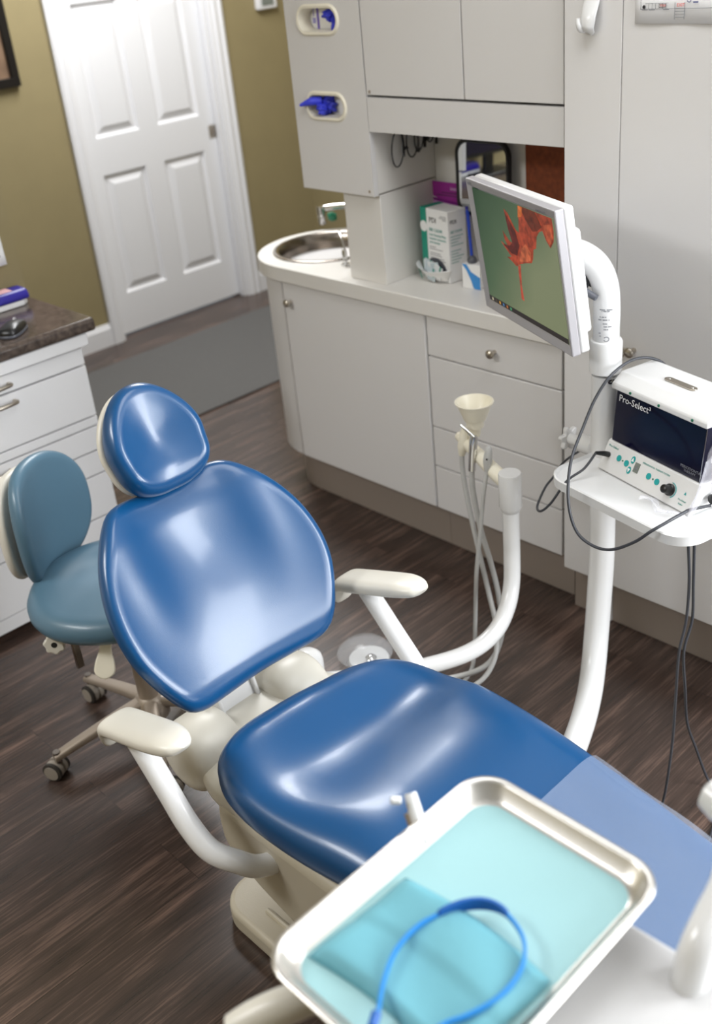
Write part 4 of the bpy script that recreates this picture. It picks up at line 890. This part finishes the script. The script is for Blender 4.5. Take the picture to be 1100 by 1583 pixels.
def flat(nm, pts, rgb, em=0.55, c=-0.005):
    m = mat('screen_' + nm, rgb, 0.3, emit=em, var=0.55, vscale=70)
    if 'leaf' in nm:
        nt = m.node_tree; rp = [q for q in nt.nodes if q.type == 'VALTORGB'][0]; nt.links.new(rp.outputs[0], nt.nodes['Principled BSDF'].inputs['Emission Color'])
    for l_ in list(m.node_tree.nodes['Principled BSDF'].inputs['Base Color'].links): m.node_tree.links.remove(l_); m.node_tree.nodes['Principled BSDF'].inputs['Base Color'].default_value = (0.01, 0.01, 0.01, 1)
    MB().add([sp(u, v, c) for u, v in pts], [tuple(range(len(pts)))]).build(nm, m, scr, smooth=False)
flat('leaf_shape', [(0.47, 0.46), (0.41, 0.49), (0.355, 0.505), (0.42, 0.525), (0.36, 0.575), (0.295, 0.625), (0.40, 0.60), (0.36, 0.655), (0.345, 0.73), (0.42, 0.66), (0.46, 0.655), (0.43, 0.76), (0.405, 0.925), (0.45, 0.90), (0.53, 0.78), (0.565, 0.77), (0.58, 0.87), (0.60, 0.999), (0.74, 0.999), (0.985, 0.999), (0.99, 0.90), (0.975, 0.82), (0.93, 0.755), (0.89, 0.80), (0.86, 0.87), (0.82, 0.85), (0.78, 0.80), (0.755, 0.70), (0.72, 0.68), (0.70, 0.60), (0.675, 0.555), (0.60, 0.53), (0.53, 0.50)], (176, 70, 44))
flat('leaf_dark_patch', [(0.46, 0.66), (0.43, 0.76), (0.412, 0.90), (0.52, 0.77), (0.55, 0.66), (0.50, 0.56), (0.43, 0.56), (0.33, 0.61), (0.42, 0.62)], (104, 32, 28), c=-0.0045)
flat('leaf_dark_patch', [(0.62, 0.999), (0.80, 0.999), (0.86, 0.90), (0.80, 0.85), (0.74, 0.83), (0.68, 0.90)], (112, 44, 26), c=-0.0045)
flat('leaf_bright_patch', [(0.58, 0.90), (0.60, 0.999), (0.655, 0.999), (0.63, 0.92)], (232, 110, 50), c=-0.0045)
flat('leaf_bright_patch', [(0.52, 0.52), (0.60, 0.54), (0.67, 0.57), (0.69, 0.64), (0.63, 0.70), (0.57, 0.64)], (206, 104, 66), c=-0.0045)
flat('leaf_bright_patch', [(0.88, 0.92), (0.97, 0.95), (0.97, 0.84), (0.93, 0.77), (0.90, 0.82)], (204, 96, 60), c=-0.0045)
flat('leaf_stem', [(0.488, 0.47), (0.525, 0.49), (0.50, 0.30), (0.505, 0.17), (0.47, 0.18), (0.48, 0.30)], (196, 76, 56))
flat('taskbar', [(0, 0), (1, 0), (1, 0.045), (0, 0.045)], (48, 44, 44), 0.6)
for i, rgb in enumerate(((210, 200, 170), (90, 80, 60), (230, 170, 70), (80, 130, 180), (200, 120, 60), (80, 170, 120))):
    flat('taskbar_icon', [(0.04 + 0.05 * i, 0.010), (0.06 + 0.05 * i, 0.010), (0.06 + 0.05 * i, 0.035), (0.04 + 0.05 * i, 0.035)], rgb, 0.6, -0.0045)
text('brand_lettering', 'NEC', 0.010, mp_(-MW / 2 + 0.010, MH / 2 - 0.0135, 0.0002), eu_, evu, M_greyink, t)
text('model_lettering', 'MultiSync LCD', 0.006, mp_(MW / 2 - 0.075, MH / 2 - 0.013, 0.0002), eu_, evu, M_greyink, t)
MB().obox(mp_(0.02, -MH / 2 - 0.004, -0.018), eu_, evu, enf, 0.085, 0.010, 0.014).build('sensor_bar', M_silver, t, bevel=0.002)
MB().tube([mp_(0.10, 0.02, -0.06), Vector((1.816, 1.271, 1.109)), Vector((1.795, 1.23, 1.094))], 0.006, 10).build('video_cable', M_cable, t)
MB().tube([mp_(0.12, -0.07, -0.05), Vector((1.79, 1.261, 1.047)), Vector((1.795, 1.245, 1.088)), Vector((1.80, 1.224, 1.109))], 0.006, 10).build('power_cable', M_cable, t)

# shelf
t = thing('shelf_tray', 'white rounded shelf tray on the pole under the scaler unit', 'shelf', (1.8, 1.1, 0.65))
so_ = Vector((1.634, 1.240, 0.692)); su = Vector((-0.199, -0.980, 0)).normalized(); sv = Vector((-su.y, su.x, 0)); 
if sv.x < 0: sv = -sv
SL, SD = 0.392, 0.276
cS = so_ + su * SL / 2 + sv * SD / 2
def ring(w_, d_, z, r_): return [cS + su * a + sv * b + Z_ * z for a, b in stadium(w_, d_, 12, r_)]
rs = [ring(SL - 0.02, SD - 0.02, 0, 0.055), ring(SL, SD, 0.004, 0.06), ring(SL, SD, 0.024, 0.06), ring(SL - 0.006, SD - 0.006, 0.026, 0.058), ring(SL - 0.014, SD - 0.014, 0.0185, 0.055), ring(SL - 0.03, SD - 0.03, 0.018, 0.05)]
n = len(rs[0]); vs = [p for r_ in rs for p in r_]
MB().add(vs, [(i * n + k, i * n + (k + 1) % n, (i + 1) * n + (k + 1) % n, (i + 1) * n + k) for i in range(len(rs) - 1) for k in range(n)] + [tuple(range(n)), tuple(range((len(rs) - 1) * n, len(rs) * n))]).build('tray', M_white, t, angle=50)
MB().lathe([(0.034, -0.03), (0.034, 0.0)], (PX + 0.0, PY, 0.692)).build('clamp_collar', M_white, t)
# star knob
t = thing('star_knob', 'cream star shaped clamp knob left of the pole above the shelf', 'knob', (1.74, 1.22, 0.74))
ka = Vector((0.15, 0.95, -0.05)).normalized(); kc = Vector((1.829, 1.305, 0.703)); ku = ka.orthogonal().normalized(); kv = ka.cross(ku)
MB().prism([kc + (ku * math.cos(2 * PI * k / 60) + kv * math.sin(2 * PI * k / 60)) * (0.024 + 0.006 * math.cos(6 * 2 * PI * k / 60)) for k in range(60)], ka * 0.012).build('star_grip', M_white, t, bevel=0.003)
MB().lathe([(0.013, 0), (0.012, 0.026), (0.016, 0.030), (0.022, 0.034), (0.022, 0.075), (0.016, 0.082)], kc, -ka).build('hub', M_white, t)
# light box
t = thing('scaler_unit', 'white boxy scaler unit with dark blue shield standing on the shelf', 'dental scaler unit', (1.85, 1.05, 0.674))
lo = Vector((1.738, 1.157, 0.713)); lu = Vector((-0.262, -0.965, 0)).normalized(); lv = Vector((0.965, -0.262, 0)).normalized(); LW, LD = 0.263, 0.145
def lp(a, b, z): return lo + lu * a + lv * b + Z_ * z
# base with a sloping control panel
pr = [(-0.010, 0.0), (0.020, 0.058), (0.026, 0.060), (LD, 0.060), (LD, 0.0)]
MB().prism([lp(-0.004, b, z) for b, z in pr], lu * (LW + 0.008)).build('base', M_white, t, bevel=0.002)
MB().prism([lp(0.004, 0.022, 0.060), lp(0.004, 0.034, 0.178), lp(0.004, LD - 0.01, 0.178), lp(0.004, LD - 0.01, 0.060)], lu * (LW - 0.008)).build('dark_shield', M_uv, t, bevel=0.001)
MB().tube([lp(LW - 0.0035, 0.020, 0.060), lp(LW - 0.0035, 0.032, 0.178)], 0.0008, 6, smooth=0).build('shield_edge', M_chrome, t)
tp = [(0.022, 0.178), (0.024, 0.190), (0.050, 0.210), (LD - 0.008, 0.212), (LD, 0.205), (LD, 0.178)]
MB().prism([lp(-0.003, b, z) for b, z in tp], lu * (LW + 0.006)).build('top_cover', M_white, t, bevel=0.003)
MB().prism([lp(LW * 0.5 + a, 0.085 + b, 0.2114) for a, b in stadium(0.085, 0.017, 8)], (0, 0, 0.0025)).build('top_plate', M_nickel, t, bevel=0.0008)
for a in (-0.032, 0.032): MB().lathe([(0.0028, 0), (0.0028, 0.001), (0.001, 0.0014)], lp(LW * 0.5 + a, 0.085, 0.2138), Z_, 12).build('rivet', M_chrome, t)
for a in (0.055, 0.137, 0.228): MB().lathe([(0.0030, -0.001), (0.0030, 0.0012), (0.001, 0.0016)], lp(a, 0.0228, 0.1845), -lv, 12).build('screw', M_green, t)
sn = Vector(lv * 0.012 + Z_ * 0.118).normalized()
text('brand_lettering', 'Pro-Select\u00b3', 0.021, lp(0.014, 0.0295, 0.153), lu, sn, M_paper, t)
text('small_lettering', 'PERIODONTAL', 0.0085, lp(LW - 0.058, 0.0215, 0.077), lu, sn, M_greyink, t)
text('small_lettering', 'THERAPY', 0.0075, lp(LW - 0.048, 0.0208, 0.070), lu, sn, M_greyink, t)
cn = Vector(lv * 0.030 + Z_ * 0.058).normalized(); cf = cn.cross(lu); 
if cf.dot(lv) > 0: cf = -cf
def cp(a, h, c=0.0): return lp(a, -0.010 + 0.030 * h, 0.058 * h) + cf * c
def panel_disc(nm, a, h, ra, rb, m, c=0.0015, par=None):
    ctr = cp(a, h, 0); MB().prism([ctr + lu * ra * math.cos(2 * PI * k / 24) + cn * rb * math.sin(2 * PI * k / 24) for k in range(24)], cf * c).build(nm, m, par or t, smooth=False)
M_btn = mat('turquoise_button', (30, 160, 160), 0.4)
for a, h in ((0.044, 0.60), (0.068, 0.56), (0.136, 0.52), (0.161, 0.48)): panel_disc('round_button', a, h, 0.0062, 0.0068, M_btn)
for a, h in ((0.056, 0.58), (0.149, 0.50)): panel_disc('indicator_dot', a, h, 0.0017, 0.0017, M_green)
for a, h, s_ in ((0.082, 0.76, 1), (0.081, 0.40, -1)):
    panel_disc('arrow_button', a, h, 0.0050, 0.0080, M_btn)
    ctr = cp(a, h, 0.0018); MB().prism([ctr + cn * 0.005 * s_, ctr - cn * 0.0035 * s_ + lu * 0.0035, ctr - cn * 0.0035 * s_ - lu * 0.0035], cf * 0.0004).build('arrow', M_paper, t, smooth=False)
MB().obox(cp(0.098, 0.58, 0.0005), lu, cn, cf, 0.014, 0.021, 0.002).build('digit_display', M_lcdgrey, t, bevel=0.0005)
text('digit_lettering', '8', 0.014, cp(0.0945, 0.50, 0.0018), lu, cn, M_greyink, t)
MB().lathe([(0.0125, 0), (0.0125, 0.004), (0.0098, 0.006), (0.0088, 0.020), (0.006, 0.022), (0.001, 0.0222)], cp(0.199, 0.45, 0), cf).build('power_knob', M_black, t)
mb = MB(); ctr = cp(0.199, 0.45, 0.0006); pts = [ctr + lu * 0.0155 * math.cos(a) + cn * 0.0155 * math.sin(a) for a in [R(-60 + 150 * k / 16) for k in range(17)]]
mb.tube(pts, 0.0009, 6, smooth=0).build('dial_arc', M_btn, t)
ctr = cp(0.238, 0.55, 0.0006); MB().prism([ctr + cn * 0.004, ctr - cn * 0.002 + lu * 0.003, ctr - cn * 0.002 - lu * 0.003], cf * 0.0004).build('warning_mark', M_btn, t, smooth=False)
text('panel_lettering', 'Pro-Select', 0.007, cp(0.004, 0.82, 0.0004), lu, cn, M_tealink, t)
text('panel_lettering', 'PERIODONTAL THERAPY SYSTEM', 0.0052, cp(0.108, 0.80, 0.0004), lu, cn, M_tealink, t)
text('panel_lettering', 'Pro-Select', 0.005, cp(0.226, 0.30, 0.0004), lu, cn, M_tealink, t)
text('panel_lettering', 'Scaler', 0.005, cp(0.230, 0.18, 0.0004), lu, cn, M_tealink, t)
# handpiece clip with bagged handpiece on the right side of the box
q = thing('bagged_handpiece', 'handpiece sheathed in clear plastic bag at the right side of the unit', 'handpiece', lp(LW + 0.03, 0.06, 0.02))
MB().obox(lp(LW + 0.022, 0.075, 0.05), lv, Z_, lu, 0.020, 0.055, 0.022).build('black_clip', M_black, q, bevel=0.003)
MB().lathe([(0.011, 0), (0.011, 0.012), (0.007, 0.016)], lp(LW + 0.018, 0.046, 0.028), -lv).build('clip_knob', M_black, q)
MB().tube([lp(LW + 0.024, 0.062, 0.03), lp(LW + 0.028, 0.078, 0.10), lp(LW + 0.032, 0.095, 0.16)], [0.006, 0.008, 0.006]).build('handle', M_white, q)
def bag(u, v):
    a = 2 * PI * u; w_ = 0.007 + 0.020 * sm(0.1, 0.9, v); base = lp(LW + 0.012 + 0.012 * v, -0.02 + 0.10 * v, -0.0 + 0.165 * v + 0.010)
    return base + lu * (w_ * math.cos(a) * (1 + 0.25 * math.sin(9 * v + 4 * u))) + lv * (w_ * 0.8 * math.sin(a) * (1 + 0.3 * math.sin(13 * v + 17 * u)))
MB().grid(bag, 24, 24, True).build('clear_bag', M_bag, q, angle=180)
def film(u, v):
    a = lp(LW - 0.10 + 0.115 * u, -0.028 - 0.018 * v + 0.01 * math.sin(9 * u), 0.004 + 0.009 * abs(math.sin(7 * u + 3 * v)) * (0.4 + v)); return a
MB().grid(film, 20, 8).build('film_tail', M_bag, q, angle=180)
# cords
cL = 0.0032
t = thing('handpiece_cord', 'charcoal cord looping from the unit over the shelf edge', 'cord', (1.75, 1.14, 0.72))
MB().tube([(1.90, 1.08, 0.880), (1.87, 1.11, 0.925), (1.82, 1.135, 0.940), (1.76, 1.15, 0.925), (1.715, 1.160, 0.885), (1.665, 1.157, 0.835), (1.600, 1.141, 0.786), (1.56, 1.118, 0.720), (1.545, 1.088, 0.668), (1.540, 1.045, 0.651), (1.540, 1.000, 0.658), (1.545, 0.952, 0.691), (1.553, 0.922, 0.722), (1.575, 0.908, 0.733), (1.60, 0.900, 0.738), (1.635, 0.895, 0.738)], cL, 10, smooth=8).build('cord_run', M_cable, t)
MB().tube([(1.635, 0.895, 0.738), lp(LW + 0.008, -0.014, 0.018), lp(LW + 0.02, 0.03, 0.018)], cL, 10).build('cord_end', M_cable, t)
t = thing('plug_cord', 'black cord from the control panel plug looping left of the shelf', 'cord', (1.7, 1.25, 0.7))
pj = cp(0.012, 0.55, 0)
MB().tube([pj, pj + cf * 0.012, pj + cf * 0.030 + Z_ * -0.002, pj + cf * 0.040 - Z_ * 0.003], [0.0062, 0.006, 0.0045, 0.0035], 12, smooth=3).build('plug', M_black, t)
e0 = pj + cf * 0.040 - Z_ * 0.003
MB().tube([e0, (1.675, 1.160, 0.734), (1.638, 1.178, 0.714), (1.612, 1.20, 0.665), (1.612, 1.228, 0.635), (1.645, 1.262, 0.622), (1.70, 1.282, 0.637), (1.74, 1.288, 0.646), (1.80, 1.303, 0.654), (1.88, 1.307, 0.653), (1.93, 1.287, 0.654), (1.97, 1.22, 0.66)], 0.0028, 10, smooth=8).build('cord_run', M_cable, t)
for i, (lab, pts) in enumerate((('left of two grey cords hanging from the shelf to the floor', [(1.60, 0.868, 0.69), (1.602, 0.862, 0.604), (1.600, 0.862, 0.512), (1.580, 0.862, 0.445), (1.578, 0.862, 0.33), (1.576, 0.862, 0.208), (1.565, 0.865, 0.08), (1.55, 0.87, 0.015), (1.50, 0.86, 0.004), (1.40, 0.84, 0.004)]), ('right of two grey cords hanging from the shelf to the floor', [(1.612, 0.862, 0.69), (1.606, 0.855, 0.60), (1.611, 0.855, 0.512), (1.588, 0.856, 0.445), (1.604, 0.856, 0.34), (1.640, 0.865, 0.22), (1.685, 0.865, 0.12), (1.71, 0.848, 0.03), (1.70, 0.82, 0.005), (1.64, 0.78, 0.004), (1.5, 0.74, 0.004)]))):
    o = MB().tube(pts, 0.0030, 8, smooth=8).build('hanging_cord', M_cable); tag(o, lab, 'cord', 'cords hanging below the shelf')

# ================================================================ STOOL
t = thing('dental_stool', 'steel blue dental stool with low curved backrest on casters', 'stool', (0.99, 2.0, 0))
sc_ = Vector((0.975, 2.005, 0.475))
sout = [(0.205 * math.cos(a) * (1 + 0.04 * math.cos(2 * a)), 0.215 * math.sin(a)) for a in [2 * PI * k / 40 for k in range(40)]]
def stop(u, v):
    r_ = math.hypot(u, v); return -0.012 * math.exp(-(r_ / 0.12) ** 2) + 0.010 * math.exp(-((r_ - 0.15) / 0.03) ** 2) * sm(-0.2, 0.2, u + v)
cushion(sout, sc_ - Z_ * 0.055, X_, Y_, Z_, 0.068, 0.034, stop, n=72, rings=14).build('seat', M_stool, t, angle=180)
MB().lathe([(0.16, 0), (0.165, 0.008), (0.10, 0.012)], sc_ - Z_ * 0.070).build('seat_plate', M_caster, t)
# backrest
byaw = R(30); bc = Vector((0.926, 2.232, 0.592))
beu = Vector((math.cos(byaw), math.sin(byaw), 0)); ben = Vector((math.sin(byaw), -math.cos(byaw), 0))
bw, bh = 0.150, 0.160
bout = [(bw * (abs(math.cos(a)) ** 0.8) * (1 if math.cos(a) > 0 else -1), bh * (abs(math.sin(a)) ** 0.85) * (1 if math.sin(a) > 0 else -1)) for a in [2 * PI * k / 48 for k in range(48)]]
bcur = lambda u, v: 1.9 * u * u
cushion(bout, bc, beu, Z_, ben, 0.038, 0.017, bcur, back=0.010, n=72, rings=14, backfn=bcur).build('backrest', M_stool, t, angle=180)
cushion([(u * 0.9, v * 0.86) for u, v in bout], bc - ben * 0.034 - Z_ * 0.012, beu, Z_, ben, 0.030, 0.013, bcur, back=0.026, n=60, rings=8, backfn=bcur).build('back_shell', M_beige, t, angle=180)
MB().tube([bc - ben * 0.035 - Z_ * 0.10, bc - ben * 0.03 - Z_ * 0.17, bc + ben * 0.02 - Z_ * 0.205, bc + ben * 0.10 - Z_ * 0.205], 0.012).build('back_stem', M_steel, t)
# adjust knob, post, lever under the seat
kb = Vector((0.790, 1.995, 0.405)); kd = Vector((-0.6, -0.75, 0.15)).normalized(); k1 = kd.orthogonal().normalized(); k2 = kd.cross(k1)
kn = MB().prism([kb + (k1 * math.cos(2 * PI * k / 48) + k2 * math.sin(2 * PI * k / 48)) * (0.024 + 0.002 * math.cos(7 * 2 * PI * k / 48)) for k in range(48)], kd * 0.018).build('adjusting_knob', M_beige, t, bevel=0.003)
MB().lathe([(0.007, 0.0), (0.007, 0.0185), (0.001, 0.0186)], kb, kd, 16).build('knob_hole', M_dark, kn)
MB().tube([kb, kb - kd * 0.06], 0.007, smooth=0).build('knob_shaft', M_steel, t)
MB().obox((0.812, 1.945, 0.385), (1, 0, 0), (0, 1, 0), Z_, 0.018, 0.010, 0.085).build('slide_post', M_steel, t, bevel=0.002)
lev = [(0, 0.012), (0.03, 0.014), (0.06, 0.022), (0.085, 0.022), (0.098, 0.0), (0.085, -0.022), (0.06, -0.022), (0.03, -0.014), (0, -0.012)]
ld = Vector((-0.28, -0.20, -0.55)).normalized(); ls = Vector((0.75, -0.6, -0.1)); ls = (ls - ld * ls.dot(ld)).normalized()
cushion(lev, (0.868, 1.895, 0.422), ld, ls, ld.cross(ls), 0.007, 0.0035, n=40, rings=5).build('height_lever', M_cream, t)
MB().tube([(0.99, 2.0, 0.42), (0.868, 1.895, 0.425)], 0.006, smooth=0).build('lever_rod', M_steel, t)
MB().lathe([(0.026, 0), (0.026, 0.15), (0.018, 0.155), (0.018, 0.34)], (0.99, 2.0, 0.075)).build('gas_column', M_castal, t)
MB().lathe([(0.045, 0), (0.046, 0.02), (0.036, 0.055), (0.028, 0.062)], (0.99, 2.0, 0.060)).build('hub', M_castal, t)
CR_ = 0.258
a0 = math.atan2(2.043 - 2.0, 0.749 - 0.99)
for k in range(5):
    a = a0 + k * 2 * PI / 5; d_ = Vector((math.cos(a), math.sin(a), 0)); sd = Vector((-d_.y, d_.x, 0))
    def leg(u, v, d_=d_, sd=sd):
        r_ = 0.03 + (CR_ - 0.022) * v; zt = 0.118 - 0.035 * v - 0.012 * v * v; th = 0.030 - 0.010 * v; hw = 0.019 - 0.006 * v
        aa = 2 * PI * u; c, s_ = math.cos(aa), math.sin(aa)
        return Vector((0.99, 2.0, 0)) + d_ * r_ + sd * (hw * abs(c) ** 0.6 * (1 if c > 0 else -1)) + Z_ * (zt - th / 2 + th / 2 * abs(s_) ** 0.6 * (1 if s_ > 0 else -1))
    mb = MB().grid(leg, 20, 12, True); nn = 20
    mb.f += [tuple(range(nn)), tuple(range(11 * nn, 12 * nn))]
    mb.build('base_leg', M_castal, t)
    e = Vector((0.99, 2.0, 0)) + d_ * CR_
    MB().tube([e + Z_ * 0.078, e + Z_ * 0.045], 0.009, smooth=0).build('caster_stem', M_steel, t)
    ca = a0 + 0.55 + 1.9 * k if k else a0 - 0.9
    cd_ = Vector((math.cos(ca), math.sin(ca), 0)); cw = Vector((-cd_.y, cd_.x, 0)); cc = e + cd_ * 0.012 + Z_ * 0.0255
    cst = MB().lathe([(0.018, -0.024), (0.0245, -0.022), (0.025, -0.004), (0.019, -0.003), (0.019, 0.003), (0.025, 0.004), (0.0245, 0.022), (0.018, 0.024)], cc, cw, 28).build('caster', M_caster, t)
    for s_ in (-1, 1):
        MB().lathe([(0.0255, 0.015), (0.0255, 0.0225), (0.020, 0.0245)], cc, cw * s_, 28).build('tyre', M_rubber, cst)
        MB().lathe([(0.0195, 0.0242), (0.0195, 0.0262), (0.001, 0.0268)], cc, cw * s_, 24).build('wheel_cap', M_caster, cst)

# ================================================================ DELIVERY UNIT AND TRAY
t = thing('delivery_unit', 'white flat topped instrument delivery head at the lower right corner', 'delivery unit', (0.6, 0.25, 0.8))
MB().prism([(x, y, 0.775) for x, y in ((0.40, 0.46), (0.655, 0.46), (0.668, 0.45), (0.672, 0.43), (0.684, 0.10), (0.42, 0.06))], (0, 0, 0.083)).build('head', M_unit, t, bevel=0.010, bseg=4)
MB().tube([(0.645, 0.322, 0.84), (0.662, 0.322, 0.887), (0.690, 0.323, 0.909), (0.730, 0.327, 0.927), (0.78, 0.350, 0.938), (0.81, 0.385, 0.944)], 0.0185, 24).build('support_arm', M_white, t)
MB().lathe([(0.010, -0.024), (0.021, -0.018), (0.024, 0), (0.021, 0.018), (0.010, 0.024)], (0.803, 0.374, 0.944), (0.2, 1, 0.1)).build('arm_knuckle', M_white, t)
MB().tube([(0.55, 0.30, 0.80), (0.55, 0.28, 0.70), (0.60, 0.24, 0.60)], 0.02).build('under_arm', M_white, t)
# tray
ZR = 0.905
t = thing('instrument_tray', 'blurred white rimmed instrument tray in the foreground', 'tray', (0.535, 0.50, 0.885))
tx0, tx1, ty0, ty1 = 0.360, 0.712, 0.380, 0.634
TW, TD = tx1 - tx0, ty1 - ty0; tc_ = Vector(((tx0 + tx1) / 2, (ty0 + ty1) / 2, 0))
def tr(w_, d_, z, r_): return [tc_ + X_ * a + Y_ * b + Z_ * z for a, b in stadium(w_, d_, 10, r_)]
rs = [tr(TW - 0.05, TD - 0.05, ZR - 0.026, 0.028), tr(TW - 0.028, TD - 0.028, ZR - 0.018, 0.034), tr(TW - 0.016, TD - 0.016, ZR - 0.004, 0.037), tr(TW - 0.003, TD - 0.003, ZR - 0.003, 0.042), tr(TW, TD, ZR - 0.0005, 0.043), tr(TW - 0.003, TD - 0.003, ZR + 0.0015, 0.042), tr(TW - 0.013, TD - 0.013, ZR + 0.001, 0.038), tr(TW - 0.018, TD - 0.018, ZR - 0.001, 0.036), tr(TW - 0.032, TD - 0.032, ZR - 0.017, 0.032), tr(TW - 0.052, TD - 0.052, ZR - 0.0215, 0.027)]
n = len(rs[0]); vs = [p for r_ in rs for p in r_]
MB().add(vs, [(i * n + k, i * n + (k + 1) % n, (i + 1) * n + (k + 1) % n, (i + 1) * n + k) for i in range(len(rs) - 1) for k in range(n)] + [tuple(range(n)), tuple(range((len(rs) - 1) * n, len(rs) * n))]).build('pan', M_trayplastic, t, angle=60)
o = MB().prism(tr(TW - 0.046, TD - 0.046, ZR - 0.0210, 0.026), (0, 0, 0.0008)).build('tray_liner', M_tealpaper); tag(o, 'pale aqua paper liner covering the floor of the foreground tray', 'tray liner')
# folded bib
def bib(u, v):
    x = 0.405 + 0.135 * v + 0.010 * math.sin(3 * u); y = 0.605 - 0.19 * u - 0.008 * v
    z = ZR - 0.0195 + 0.009 * min(1, 14 * min(u, 1 - u, v, 1 - v)) + 0.0025 * math.sin(7 * v + 5 * u) * min(1, 8 * min(v, 1 - v)) + 0.003 * sm(0.45, 0.55, v)
    return Vector((x, y, z))
o = MB().grid(bib, 30, 30).build('folded_bib', M_tealcloth, angle=180, solid=0.002); tag(o, 'folded aqua dental bib lying at the left of the foreground tray', 'bib')
# blue strap loop: open C with a wide padded band
t = thing('strap_loop', 'bright blue elastic head strap curled in a loop on the tray', 'strap', (0.5, 0.48, 0.89))
zz = ZR - 0.004
lp_pts = [(0.392, 0.497), (0.404, 0.503), (0.428, 0.520), (0.460, 0.535), (0.493, 0.5385), (0.520, 0.532), (0.545, 0.520), (0.562, 0.503), (0.567, 0.482), (0.558, 0.455), (0.540, 0.437), (0.515, 0.428), (0.485, 0.428), (0.455, 0.437), (0.434, 0.447), (0.418, 0.447)]
sp_ = spline([Vector((x, y, zz)) for x, y in lp_pts], 8)
def ribbon(P, w0, w1, th):
    vs = []; n_ = len(P)
    for i, p in enumerate(P):
        d_ = (P[min(i + 1, n_ - 1)] - P[max(i - 1, 0)]).normalized(); s_ = Vector((-d_.y, d_.x, 0)); w_ = w0 + (w1 - w0) * math.sin(PI * i / (n_ - 1)) ** 0.5
        vs += [p + s_ * th - Z_ * w_, p + s_ * th + Z_ * w_, p - s_ * th + Z_ * w_, p - s_ * th - Z_ * w_]
    fs = [(4 * i + k, 4 * i + (k + 1) % 4, 4 * i + 4 + (k + 1) % 4, 4 * i + 4 + k) for i in range(n_ - 1) for k in range(4)] + [(0, 1, 2, 3), tuple(range(4 * n_ - 4, 4 * n_))]
    return MB().add(vs, fs)
ribbon(sp_, 0.003, 0.003, 0.0018).build('elastic_cord', M_band, t, bevel=0.0008)
pb = [p + Z_ * 0.002 for p in sp_ if True][40:66]
ribbon(pb, 0.003, 0.008, 0.0022).build('padded_band', mat('deep_blue_band', (10, 88, 168), 0.5), t, bevel=0.001)
MB().tube([(0.386, 0.494, zz), (0.40, 0.502, zz)], 0.005, smooth=0).build('end_clip', mat('clip_blue', (20, 90, 170), 0.4), t, bevel=0.001)
MB().tube([(0.428, 0.447, zz), (0.412, 0.447, zz)], 0.005, smooth=0).build('end_clip', mat('clip_blue2', (20, 90, 170), 0.4), t, bevel=0.001)
# handpiece poking up beyond the tray, handle below it
t = thing('instrument_handpiece', 'small white and metal handpiece tip sticking up behind the tray', 'handpiece', (0.6, 0.64, 0.86))
MB().tube([(0.594, 0.618, 0.880), (0.604, 0.640, 0.905), (0.612, 0.655, 0.922)], [0.008, 0.0085, 0.007], 16, smooth=4).build('handle', M_white, t)
MB().tube([(0.597, 0.655, 0.922), (0.588, 0.663, 0.924)], 0.0048, smooth=0).build('button', M_white, t, bevel=0.0015)
MB().tube([(0.592, 0.624, 0.878), (0.601, 0.648, 0.905)], 0.0065, smooth=0).build('metal_sleeve', M_castal, t)
t = thing('unit_grip', 'blurred ivory bar reaching out below the left corner of the tray', 'grip bar', (0.36, 0.6, 0.83))
MB().tube([(0.325, 0.645, 0.815), (0.345, 0.632, 0.825), (0.375, 0.610, 0.838), (0.43, 0.57, 0.845), (0.50, 0.46, 0.84), (0.52, 0.34, 0.82)], [0.017, 0.019, 0.019, 0.017, 0.016, 0.016], 20).build('grip', M_beige, t)
MB().obox((0.46, 0.44, 0.866), X_, Y_, Z_, 0.08, 0.10, 0.018).build('tray_bracket', M_unit, t, bevel=0.003)
